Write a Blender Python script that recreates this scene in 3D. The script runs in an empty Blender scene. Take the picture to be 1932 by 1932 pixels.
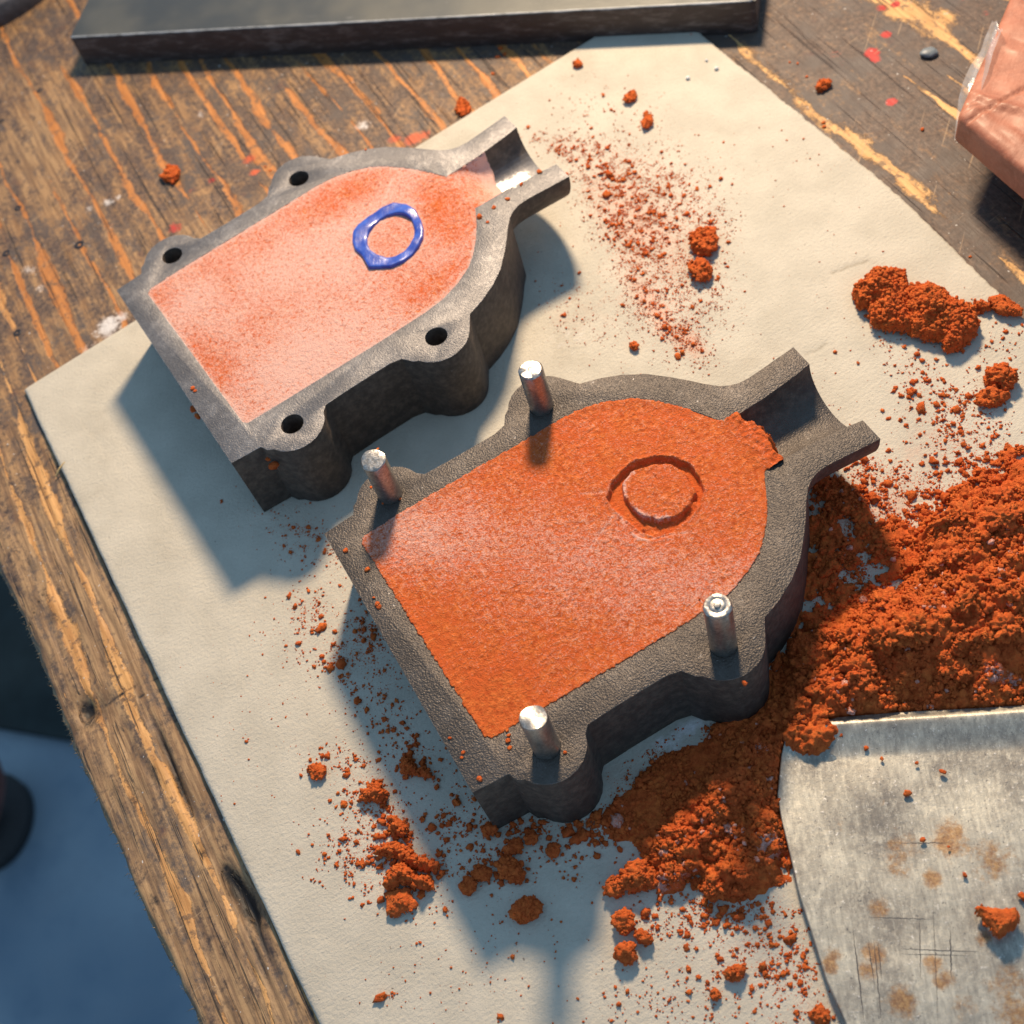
import bpy, math
import numpy as np
from mathutils import Matrix, Vector

scene = bpy.context.scene
MM = 0.001
# ------------------------------------------------------------------ camera
F, VX, VY, CAMH = 2550.0, 610.0, 1610.0, 300.0
_d = np.array([VX, VY, F]); _d /= np.linalg.norm(_d)
_ex = np.array([1.0, 0, 0]) - _d[0] * _d; _ex /= np.linalg.norm(_ex)
ROT = np.array([_ex, np.cross(-_d, _ex), -_d])
cam_data = bpy.data.cameras.new('camera')
cam = bpy.data.objects.new('camera', cam_data)
scene.collection.objects.link(cam); scene.camera = cam
_r, _u, _b = ROT @ [1, 0, 0], ROT @ [0, -1, 0], ROT @ [0, 0, -1]
cam.matrix_world = Matrix(((_r[0], _u[0], _b[0], 0), (_r[1], _u[1], _b[1], 0), (_r[2], _u[2], _b[2], CAMH * MM), (0, 0, 0, 1)))
cam_data.sensor_width = 36; cam_data.lens = F / 1932 * 36
cam_data.clip_start = 0.01; cam_data.clip_end = 20
cam_data.dof.use_dof = True
cam_data.dof.focus_distance = 0.325
cam_data.dof.aperture_fstop = cam_data.lens / 2.4

def P(u, v, z=0.0):                      # a point of the place, in mm, at height z
    r = ROT @ np.array([u - 966, v - 966, F])
    t = (z - CAMH) / r[2]
    return np.array([r[0] * t, r[1] * t])

# ------------------------------------------------------------------ light
world = bpy.data.worlds.new('World'); scene.world = world; world.use_nodes = True
bg = world.node_tree.nodes['Background']
bg.inputs[0].default_value = (0.38, 0.62, 0.92, 1); bg.inputs[1].default_value = 0.62
lamp_pos = Vector((-0.020, 0.612, 0.415))
sd = bpy.data.lights.new('work_lamp', 'AREA'); sd.shape = 'DISK'; sd.size = 0.086; sd.energy = 8.4; sd.color = (1.0, 0.755, 0.51)
so = bpy.data.objects.new('work_lamp', sd); scene.collection.objects.link(so)
so.location = lamp_pos
so.rotation_euler = Vector((0.0, -1.0, -0.18)).to_track_quat('-Z', 'Y').to_euler()
scene.view_settings.view_transform = 'Standard'; scene.view_settings.look = 'None'
scene.view_settings.exposure = 0; scene.view_settings.gamma = 1

# ------------------------------------------------------------------ numpy noise
def _h(ix, iy, iz, seed):
    n = (ix.astype(np.int64) * 374761393 + iy.astype(np.int64) * 668265263 + iz.astype(np.int64) * 2147483647 + seed * 1274126177) & 0xffffffff
    n = ((n ^ (n >> 13)) * 1274126177) & 0xffffffff
    n = (n ^ (n >> 16)) & 0xffffffff
    return n / 4294967295.0
def noise(x, y, z=None, seed=0):         # value noise, about -1..1
    x = np.asarray(x, float); y = np.asarray(y, float) + 0 * x
    z = np.zeros_like(x) if z is None else z
    ix, iy, iz = np.floor(x), np.floor(y), np.floor(z)
    fx, fy, fz = x - ix, y - iy, z - iz
    fx, fy, fz = [f * f * (3 - 2 * f) for f in (fx, fy, fz)]
    def c(a, b, d): return _h(ix + a, iy + b, iz + d, seed)
    def lerp(a, b, t): return a + (b - a) * t
    r = lerp(lerp(lerp(c(0,0,0), c(1,0,0), fx), lerp(c(0,1,0), c(1,1,0), fx), fy),
             lerp(lerp(c(0,0,1), c(1,0,1), fx), lerp(c(0,1,1), c(1,1,1), fx), fy), fz)
    return r * 2 - 1
def fbm(x, y, z=None, seed=0, oct=4, gain=0.5):
    s, a, t = 0, 1.0, 0
    for i in range(oct):
        k = 2.03 ** i
        s = s + a * noise(np.asarray(x) * k, np.asarray(y) * k, None if z is None else z * k, seed + i * 17)
        t += a; a *= gain
    return s / t
def worley(x, y, seed=0):
    x = np.asarray(x, float); y = np.asarray(y, float); ix, iy = np.floor(x), np.floor(y); best = np.full(x.shape, 9.0); z = np.zeros_like(x)
    for a in (-1, 0, 1):
        for b in (-1, 0, 1):
            cx, cy = ix + a, iy + b
            d = (cx + _h(cx, cy, z, seed) - x) ** 2 + (cy + _h(cx, cy, z, seed + 1) - y) ** 2
            best = np.minimum(best, d)
    return np.sqrt(best)
def crumb(X, Y, s, seed):                 # cauliflower relief of crumbly sand, cell size s in mm, about 0..1
    wx, wy = X + .35 * s * noise(X / s * 2, Y / s * 2, seed=seed + 5), Y + .35 * s * noise(X / s * 2, Y / s * 2, seed=seed + 6)
    return 1 - np.clip(worley(wx / s, wy / s, seed), 0, 1.1) ** 1.6
def sstep(a, b, x): t = np.clip((x - a) / (b - a), 0, 1); return t * t * (3 - 2 * t)
def inside(poly, X, Y):
    poly = np.asarray(poly, float); r = np.zeros(X.shape, bool)
    for (x0, y0), (x1, y1) in zip(poly, np.roll(poly, -1, 0)):
        if y0 == y1: continue
        r ^= ((y0 > Y) != (y1 > Y)) & (X < (x1 - x0) * (Y - y0) / (y1 - y0) + x0)
    return r
def sdist(poly, X, Y):                   # distance to outline, positive inside
    poly = np.asarray(poly, float); d = np.full(X.shape, 1e9)
    for a, b in zip(poly, np.roll(poly, -1, 0)):
        e = b - a; L = e @ e
        if L == 0: continue
        t = np.clip(((X - a[0]) * e[0] + (Y - a[1]) * e[1]) / L, 0, 1)
        d = np.minimum(d, np.hypot(X - a[0] - t * e[0], Y - a[1] - t * e[1]))
    return np.where(inside(poly, X, Y), d, -d)

# ------------------------------------------------------------------ mesh helpers (mm in, metres out)
def mesh_np(name, V, faces, attrs=None, smooth=True):
    V = np.asarray(V, np.float32) * MM
    me = bpy.data.meshes.new(name)
    if isinstance(faces, np.ndarray): faces = [faces]
    nl = sum(f.size for f in faces); nf = sum(len(f) for f in faces)
    me.vertices.add(len(V)); me.vertices.foreach_set('co', V.ravel())
    me.loops.add(nl); me.loops.foreach_set('vertex_index', np.concatenate([f.ravel() for f in faces]).astype(np.int32))
    tot = np.concatenate([np.full(len(f), f.shape[1]) for f in faces]); st = np.r_[0, np.cumsum(tot)[:-1]]
    me.polygons.add(nf); me.polygons.foreach_set('loop_start', st.astype(np.int32)); me.polygons.foreach_set('loop_total', tot.astype(np.int32))
    me.polygons.foreach_set('use_smooth', np.full(nf, smooth))
    me.update(calc_edges=True)
    for k, a in (attrs or {}).items():
        at = me.attributes.new(k, 'FLOAT', 'POINT'); at.data.foreach_set('value', np.asarray(a, np.float32).ravel())
    return me
def grid(nx, ny):
    i = np.arange(nx * ny).reshape(ny, nx)
    return np.stack([i[:-1, :-1], i[:-1, 1:], i[1:, 1:], i[1:, :-1]], -1).reshape(-1, 4)
def link(name, me, mat=None, parent=None, loc=(0, 0, 0), rz=0.0):
    o = bpy.data.objects.new(name, me); scene.collection.objects.link(o)
    o.location = Vector(loc) * MM; o.rotation_euler.z = rz
    if mat is not None: me.materials.append(mat)
    if parent: o.parent = parent
    return o
def tag(o, label=None, cat=None, group=None, kind=None):
    for k, v in (('label', label), ('category', cat), ('group', group), ('kind', kind)):
        if v: o[k] = v
    return o
def empty(name, loc, rz=0.0):
    o = bpy.data.objects.new(name, None); scene.collection.objects.link(o)
    o.location = Vector(loc) * MM; o.rotation_euler.z = rz; o.empty_display_size = .01
    return o
_ico = {}
def ico(sub):
    if sub not in _ico:
        import bmesh
        bm = bmesh.new(); bmesh.ops.create_icosphere(bm, subdivisions=sub, radius=1)
        bm.verts.ensure_lookup_table()
        _ico[sub] = (np.array([v.co[:] for v in bm.verts]), np.array([[v.index for v in f.verts] for f in bm.faces])); bm.free()
    return _ico[sub]

# ------------------------------------------------------------------ material helper
class Mat:
    def __init__(s, name):
        s.m = bpy.data.materials.new(name); s.m.use_nodes = True
        s.t = s.m.node_tree; s.n = s.t.nodes; s.b = s.n['Principled BSDF']; s.out = s.n['Material Output']
        s.obj = s.node('ShaderNodeTexCoord').outputs['Object']
    def node(s, ty, **kw):
        n = s.n.new(ty)
        for k, v in kw.items(): setattr(n, k, v)
        return n
    def put(s, sock, v):
        if isinstance(v, bpy.types.NodeSocket): s.t.links.new(v, sock)
        elif isinstance(v, (tuple, list)) and len(v) == 3 and sock.type == 'RGBA': sock.default_value = (*v, 1)
        else: sock.default_value = v
    def set(s, **kw):
        for k, v in kw.items(): s.put(s.b.inputs[k.replace('_', ' ')], v)
    def math(s, op, a, b=0.0, c=None, clamp=False):
        n = s.node('ShaderNodeMath', operation=op, use_clamp=clamp); s.put(n.inputs[0], a); s.put(n.inputs[1], b)
        if c is not None: s.put(n.inputs[2], c)
        return n.outputs[0]
    def attr(s, name): return s.node('ShaderNodeAttribute', attribute_name=name).outputs['Fac']
    def mapv(s, scale=(1, 1, 1), rot=0.0, vec=None):
        r = s.node('ShaderNodeMapping', vector_type='POINT'); s.put(r.inputs[0], vec or s.obj); r.inputs['Rotation'].default_value = (0, 0, rot)
        m = s.node('ShaderNodeMapping', vector_type='POINT'); s.put(m.inputs[0], r.outputs[0]); m.inputs['Scale'].default_value = scale
        return m.outputs[0]
    def noise(s, size, vec=None, detail=4, rough=.55, dist=0.0):   # size in mm
        n = s.node('ShaderNodeTexNoise'); s.put(n.inputs['Vector'], vec or s.obj)
        n.inputs['Scale'].default_value = 1000.0 / size; n.inputs['Detail'].default_value = detail
        n.inputs['Roughness'].default_value = rough; n.inputs['Distortion'].default_value = dist
        return n.outputs[0]
    def vor(s, size, vec=None, out='Distance', feature='F1'):
        n = s.node('ShaderNodeTexVoronoi', feature=feature); s.put(n.inputs['Vector'], vec or s.obj); n.inputs['Scale'].default_value = 1000.0 / size
        return n.outputs[out]
    def ramp(s, v, lo, hi): 
        n = s.node('ShaderNodeMapRange', interpolation_type='SMOOTHSTEP'); s.put(n.inputs[0], v); n.inputs[1].default_value = lo; n.inputs[2].default_value = hi
        return n.outputs[0]
    def mix(s, f, a, b, mode='MIX'):
        n = s.node('ShaderNodeMix', data_type='RGBA', blend_type=mode); s.put(n.inputs[0], f); s.put(n.inputs[6], a); s.put(n.inputs[7], b)
        return n.outputs[2]
    def bump(s, h, dist, strength=1.0, normal=None):               # dist in mm
        n = s.node('ShaderNodeBump'); s.put(n.inputs['Height'], h); n.inputs['Distance'].default_value = dist * MM; n.inputs['Strength'].default_value = strength
        if normal: s.put(n.inputs['Normal'], normal)
        return n.outputs[0]

# ---- materials
def mat_wood():
    m = Mat('stained_wood'); GA = math.radians(61.5)
    fib = m.mapv((1, .06, 1), GA - math.pi / 2 + math.pi)           # stretched along the grain
    fine = m.noise(1.1, fib, 5, .6); mid = m.noise(4, fib, 4, .6); blot = m.noise(5.5, m.mapv((1, .55, 1), GA - math.pi / 2 + math.pi), 7, .74, .3); big = m.noise(26, None, 4, .6)
    speck = m.noise(1.6, None, 5, .75)
    late, wear = m.attr('late'), m.attr('wear')
    # grime over pale springwood
    lng = m.noise(2.4, m.mapv((1, .035, 1), GA - math.pi / 2 + math.pi), 4, .65); wear = m.math('ADD', wear, m.math('MULTIPLY', m.math('MULTIPLY', m.math('SUBTRACT', lng, .5), 3.4), wear))
    w = m.math('ADD', m.math('MULTIPLY', wear, .34), m.math('ADD', m.math('MULTIPLY', blot, .9), m.math('MULTIPLY', big, .25)))
    w = m.ramp(m.math('ADD', m.math('ADD', w, m.math('MULTIPLY', m.math('SUBTRACT', speck, .5), .55)), m.math('MULTIPLY', m.math('SUBTRACT', mid, .5), .35)), .53, .80)
    grime = m.mix(m.ramp(speck, .35, .7), (.055, .037, .029), (.150, .098, .068))
    grime = m.mix(m.ramp(m.noise(17, None, 3), .45, .65), grime, (.085, .066, .056))
    spring = m.mix(m.ramp(fine, .35, .65), m.mix(m.ramp(big, .4, .6), (.225, .112, .042), (.19, .105, .050)), (.37, .21, .088))
    spring = m.mix(m.math('MULTIPLY', m.attr('wear'), .9, clamp=True), spring, m.mix(m.ramp(fine, .35, .65), (.15, .105, .064), (.35, .25, .14)))
    col = m.mix(w, grime, spring)
    l = m.math('ADD', late, m.math('ADD', m.math('MULTIPLY', m.math('SUBTRACT', blot, .5), 1.6), m.math('ADD', m.math('MULTIPLY', m.math('SUBTRACT', mid, .5), .9), m.math('MULTIPLY', m.math('SUBTRACT', speck, .5), .9))))
    lm = m.ramp(l, .25, .55)
    lc = m.mix(m.ramp(fine, .3, .72), (.34, .125, .028), (.52, .215, .058))
    lc = m.mix(m.attr('gold'), lc, m.mix(m.ramp(fine, .3, .7), (.40, .21, .07), (.70, .42, .165)))
    lc = m.mix(m.math('MULTIPLY', m.ramp(m.noise(3.2, None, 5, .7),   .52, .62), .8), lc, (.12, .075, .045))
    col = m.mix(lm, col, lc)
    col = m.mix(m.math('MULTIPLY', m.ramp(m.noise(9, None, 5, .7), .58, .75), .35), col, (.10, .028, .022))
    col = m.mix(m.ramp(m.math('ADD', m.attr('red'), m.math('MULTIPLY', m.math('SUBTRACT', speck, .5), .9)), .5, .75), col, (.42, .025, .018))
    col = m.mix(m.ramp(m.math('ADD', m.attr('white'), m.math('ADD', m.math('MULTIPLY', m.math('SUBTRACT', speck, .5), 1.6), m.math('MULTIPLY', m.math('SUBTRACT', blot, .5), 2.2))), .55, 1.25), col, (.60, .58, .57))
    col = m.mix(m.ramp(m.math('ADD', m.attr('sand'), m.math('MULTIPLY', m.math('SUBTRACT', speck, .5), 1.0)), .45, .8), col, (.50, .09, .028))
    col = m.mix(m.ramp(m.noise(1.3, None, 2, .5), .735, .76), col, (.5, .48, .45))
    col = m.mix(m.ramp(m.math('ADD', m.attr('dark'), m.math('ADD', m.math('MULTIPLY', m.math('SUBTRACT', blot, .5), 1.1), m.math('MULTIPLY', m.math('SUBTRACT', speck, .5), 1.1))), .35, .95), col, (.014, .012, .011))
    crk = m.noise(1.5, m.mapv((1, .022, 1), GA - math.pi / 2 + math.pi), 3, .6)
    col = m.mix(m.math('MULTIPLY', m.ramp(crk, .62, .68), .75), col, (.03, .022, .018))
    scr = m.noise(1.0, m.mapv((1, .035, 1), math.radians(20)), 2, .5); scr2 = m.noise(.9, m.mapv((1, .05, 1), math.radians(52)), 2, .5)
    col = m.mix(m.math('MULTIPLY', m.math('MAXIMUM', m.ramp(scr, .70, .74), m.ramp(scr2, .71, .75)), .55), col, (.36, .25, .15))
    h = m.math('ADD', m.math('SUBTRACT', m.math('MULTIPLY', fine, .7), m.math('MULTIPLY', m.ramp(crk, .60, .68), 1.2)), m.math('ADD', m.math('MULTIPLY', speck, .5), m.math('MULTIPLY', lm, .35)))
    m.set(Base_Color=col, Roughness=m.math('ADD', .42, m.math('MULTIPLY', m.noise(5, None, 4), .35)), Normal=m.bump(h, .35, .8))
    m.b.inputs['Specular IOR Level'].default_value = .45
    return m.m
def mat_card():
    m = Mat('grey_cardboard')
    n1, n2 = m.noise(.9, None, 5, .7), m.noise(14, None, 4)
    fibv = m.mapv((1, .35, 1), 1.0); n3 = m.noise(.8, fibv, 3, .6)
    col = m.mix(m.ramp(n2, .3, .7), (.475, .445, .37), (.55, .515, .43))
    col = m.mix(m.ramp(n1, .3, .7), m.mix(.86, (.33, .31, .26), col), col)
    col = m.mix(m.ramp(m.noise(1.3, None, 3, .6), .705, .74), col, (.20, .175, .15))
    dn = m.noise(.55, None, 3, .65)
    d = m.math('ADD', m.math('MINIMUM', m.math('MULTIPLY', m.attr('dust'), .22), .13), dn)
    col = m.mix(m.math('MULTIPLY', m.ramp(m.math('ADD', m.attr('smear'), m.math('MULTIPLY', m.math('SUBTRACT', m.noise(5, None, 5, .7), .5), 1.1)), .15, .95), .62), col, (.62, .31, .21))
    col = m.mix(m.ramp(d, .70, .74), col, (.46, .10, .035))
    col = m.mix(m.ramp(m.math('ADD', m.attr('chalk'), m.math('MULTIPLY', m.math('SUBTRACT', m.noise(3, None, 5, .7), .5), 1.3)), .45, 1.1), col, (.78, .75, .74))
    col = m.mix(m.math('MULTIPLY', m.ramp(m.math('ADD', m.attr('crease'), m.math('SUBTRACT', n1, .5)), .3, .8), .6), col, (.25, .22, .17))
    col = m.mix(m.math('MULTIPLY', m.ramp(m.noise(30, None, 6, .7), .54, .72), .30), col, (.34, .30, .23))
    col = m.mix(m.ramp(m.attr('edge'), .2, .9), col, (.085, .07, .055))
    m.set(Base_Color=col, Roughness=.86, Normal=m.bump(m.math('ADD', n3, m.math('MULTIPLY', n1, 1.6)), .19, 1.0))
    m.b.inputs['Specular IOR Level'].default_value = .25
    return m.m
def mat_sand(name, powder=False, tone=1.0):
    m = Mat(name)
    n1, n2, n3 = m.noise(.45, None, 4, .7), m.noise(1.6, None, 5, .7), m.noise(7, None, 4, .6)
    a, b, c = [(tuple(v * tone for v in x)) for x in ((.44, .078, .020), (.74, .188, .044), (.60, .118, .030))]
    col = m.mix(m.ramp(n2, .3, .7), a, b); col = m.mix(m.ramp(n3, .4, .65), col, c)
    col = m.mix(m.math('MULTIPLY', m.ramp(n1, .56, .75), .45), col, (.82, .27, .07))
    if powder:
        p = m.math('ADD', m.attr('powder'), m.math('ADD', m.math('MULTIPLY', m.math('SUBTRACT', n2, .5), .9), m.math('MULTIPLY', m.math('SUBTRACT', n1, .5), 2.3)))
        p = m.math('MULTIPLY', m.ramp(m.math('SUBTRACT', p, m.math('MULTIPLY', m.ramp(m.noise(1.1, None, 3, .7), .54, .66), .45)), .2, 1.3), .92)
        col = m.mix(p, col, (.74, .47, .40))
    h = m.math('ADD', n1, m.math('MULTIPLY', n2, .5))
    m.set(Base_Color=col, Roughness=1.0, Normal=m.bump(h, .6, 1.0))
    m.b.inputs['Specular IOR Level'].default_value = .12
    return m.m
def mat_iron(name, base, top_dust, metal=.55, rough=.48):
    m = Mat(name)
    v = m.noise(.40 if top_dust < .12 else .34, None, 1.0, .5); n2 = m.noise(.3, None, 3, .6); big = m.noise(18, None, 4)
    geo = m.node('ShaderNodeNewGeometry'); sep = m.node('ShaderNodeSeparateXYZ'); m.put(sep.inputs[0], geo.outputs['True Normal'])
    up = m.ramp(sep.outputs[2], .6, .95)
    dark = (.040, .030, .024)  # brown side walls, darkened in the colour to deepen their shade
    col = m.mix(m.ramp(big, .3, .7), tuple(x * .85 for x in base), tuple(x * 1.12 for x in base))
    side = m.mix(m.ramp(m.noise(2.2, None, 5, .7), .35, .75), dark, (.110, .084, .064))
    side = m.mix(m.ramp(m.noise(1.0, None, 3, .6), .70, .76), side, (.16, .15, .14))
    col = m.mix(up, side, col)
    if top_dust:
        dust = m.ramp(m.math('ADD', m.noise(2.4, None, 5, .75), m.math('MULTIPLY', m.math('SUBTRACT', big, .5), .5)), .42, .80)
        col = m.mix(m.math('MULTIPLY', m.math('MULTIPLY', dust, up), top_dust), col, (.66, .64, .62))
        col = m.mix(m.math('MULTIPLY', m.ramp(m.noise(1.1, None, 4, .7), .66, .76), m.math('MULTIPLY', up, .6)), col, (.75, .73, .72))
    if top_dust > .12:
        so_ = m.node('ShaderNodeSeparateXYZ'); m.put(so_.inputs[0], m.obj); x_, y_ = so_.outputs[0], so_.outputs[1]
        mask = m.math('MULTIPLY', m.math('MULTIPLY', m.ramp(x_, .064, .070), m.math('SUBTRACT', 1.0, m.ramp(x_, .076, .083))), m.math('SUBTRACT', 1.0, m.ramp(m.math('ABSOLUTE', m.math('ADD', y_, .003)), .0045, .0085)))
        pn = m.ramp(m.math('ADD', m.math('MULTIPLY', mask, .5), m.noise(1.7, None, 6, .75)), .68, .92)
        col = m.mix(m.math('MULTIPLY', pn, m.ramp(mask, .0, .3)), col, (.80, .77, .75))
    sx_ = m.node('ShaderNodeSeparateXYZ'); m.put(sx_.inputs[0], m.obj)
    edge_ = m.math('MULTIPLY', m.math('MULTIPLY', m.math('SUBTRACT', 1.0, m.ramp(sx_.outputs[0], .044, .050)), m.ramp(sep.outputs[2], .25, .38)), m.math('SUBTRACT', 1.0, m.ramp(sep.outputs[2], .93, .985)))
    col = m.mix(m.math('MULTIPLY', edge_, m.ramp(m.noise(3, None, 5, .7), .38, .62)), col, tuple(min(1, x * 2.6) for x in base))
    wearm = m.ramp(m.noise(5, m.mapv((1, .22, 1), .9), 4, .7), .58, .74)
    col = m.mix(m.math('MULTIPLY', m.math('MULTIPLY', wearm, up), .16), col, tuple(min(1, x * 2.2) for x in base))
    h = m.math('ADD', m.math('MULTIPLY', v, m.math('ADD', .35, m.math('MULTIPLY', up, 1.0))), m.math('MULTIPLY', n2, .25))
    m.set(Base_Color=col, Metallic=m.math('MULTIPLY', up, metal), Roughness=m.math('ADD', m.math('SUBTRACT', rough + .18, m.math('MULTIPLY', up, .18)), m.math('MULTIPLY', n2, .12)), Normal=m.bump(h, .22 if top_dust < .12 else .12, 1.0))
    return m.m
def mat_pin():
    m = Mat('turned_steel')
    n = m.noise(.8, m.mapv((1, 1, 3)), 4, .6); r = m.noise(2.5, m.mapv((.2, .2, 2)), 3)
    m.set(Base_Color=m.mix(m.ramp(n, .35, .75), (.26, .245, .225), (.56, .54, .50)), Metallic=.9, Roughness=m.math('ADD', .24, m.math('MULTIPLY', r, .28)), Normal=m.bump(n, .12, .6))
    return m.m
def mat_bar():
    m = Mat('oiled_dark_steel')
    n, s = m.noise(6, m.mapv((1, 4, 4), math.radians(10)), 5, .7), m.noise(1.0, None, 4, .7)
    geo = m.node('ShaderNodeNewGeometry'); sep = m.node('ShaderNodeSeparateXYZ'); m.put(sep.inputs[0], geo.outputs['Normal'])
    up = m.ramp(sep.outputs[2], .5, .95)
    top = m.mix(m.ramp(m.noise(40, None, 3), .35, .65), (.042, .052, .060), (.090, .094, .086))
    side = m.mix(m.ramp(n, .45, .75), (.055, .042, .038), (.16, .138, .125))
    col = m.mix(up, side, top)
    col = m.mix(m.ramp(s, .66, .74), col, (.22, .23, .24))
    rim = m.attr('rim'); col = m.mix(m.ramp(m.math('ADD', rim, m.math('MULTIPLY', m.math('SUBTRACT', n, .5), .8)), .6, 1.0), col, (.42, .44, .45))
    m.set(Base_Color=col, Metallic=.35, Roughness=m.math('ADD', .42, m.math('MULTIPLY', n, .25)), Normal=m.bump(s, .12, .5))
    return m.m
def mat_plate():
    m = Mat('galvanised_scraper')
    v1 = m.noise(1.6, m.mapv((2.2, .30, 1), -.06), 4, .6); v2 = m.noise(2.6, m.mapv((.7, 1.0, 1), .3), 7, .75)
    b, s = m.noise(13, None, 5, .65), m.noise(1.0, None, 5, .75)
    col = m.mix(m.ramp(b, .3, .7), (.26, .235, .195), (.56, .54, .45))
    col = m.mix(m.ramp(v1, .3, .75), m.mix(.62, (.09, .085, .085), col), col)
    col = m.mix(m.math('MULTIPLY', m.ramp(v2, .5, .75), .5), col, (.55, .52, .44))
    col = m.mix(m.math('MULTIPLY', m.ramp(m.noise(2.2, m.mapv((1.6, .7, 1), .1), 7, .8), .48, .66), .6), col, (.62, .58, .47)); col = m.mix(m.ramp(s, .60, .70), col, (.75, .72, .66)); col = m.mix(m.math('MULTIPLY', m.ramp(m.noise(.8, None, 3, .7), .62, .7), .7), col, (.075, .075, .085))
    rust = m.math('ADD', m.attr('rust'), m.math('MULTIPLY', m.math('SUBTRACT', m.noise(2.5, None, 6, .75), .5), 1.5))
    col = m.mix(m.math('MULTIPLY', m.ramp(rust, .35, .85), .85), col, m.mix(m.ramp(s, .35, .65), (.20, .085, .03), (.42, .24, .09)))
    col = m.mix(m.math('MULTIPLY', m.attr('scratch'), .85), col, (.045, .045, .05))
    m.set(Base_Color=col, Metallic=.55, Roughness=m.math('ADD', .30, m.math('MULTIPLY', b, .3)), Normal=m.bump(m.math('ADD', m.math('MULTIPLY', v1, .7), m.math('ADD', v2, s)), .10, .6))
    return m.m

MW, MC = mat_wood(), mat_card()
M_SAND, M_FILL = mat_sand('orange_casting_sand', True), mat_sand('packed_sand_powdered', True)
M_IRON_B, M_IRON_A = mat_iron('blasted_iron', (.082, .069, .059), .06, .5, .44), mat_iron('blasted_iron_dusted_glare', (.140, .137, .140), .20, .5, .42)  # far flask: real dust, plus lamp glare painted in as a paler base
M_PIN, M_BAR, M_PLATE = mat_pin(), mat_bar(), mat_plate()
def simple(name, col, rough=.6, bumpn=None, **kw):
    m = Mat(name); n = m.noise(bumpn or 2, None, 5, .65)
    m.set(Base_Color=m.mix(m.ramp(n, .3, .7), tuple(c * .72 for c in col), tuple(min(1, c * 1.2) for c in col)), Roughness=rough, Normal=m.bump(n, (bumpn or 2) * .12, .6))
    for k, v in kw.items(): m.b.inputs[k.replace('_', ' ')].default_value = v
    return m.m

# ------------------------------------------------------------------ floor far below the bench
def build_floor():
    m = Mat('blue_grey_floor')
    a = m.noise(160, None, 5, .6); b = m.noise(40, None, 5, .7)
    col = m.mix(m.ramp(a, .35, .65), (.13, .19, .25), (.27, .34, .39)); col = m.mix(m.math('MULTIPLY', m.ramp(b, .4, .7), .4), col, (.10, .14, .19))
    m.set(Base_Color=col, Roughness=.8)
    me = mesh_np('floor', [(-3000, -3000, -780), (3000, -3000, -780), (3000, 3000, -780), (-3000, 3000, -780)], np.array([[0, 1, 2, 3]]))
    tag(link('floor', me, m.m), kind='structure')
build_floor()

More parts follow.
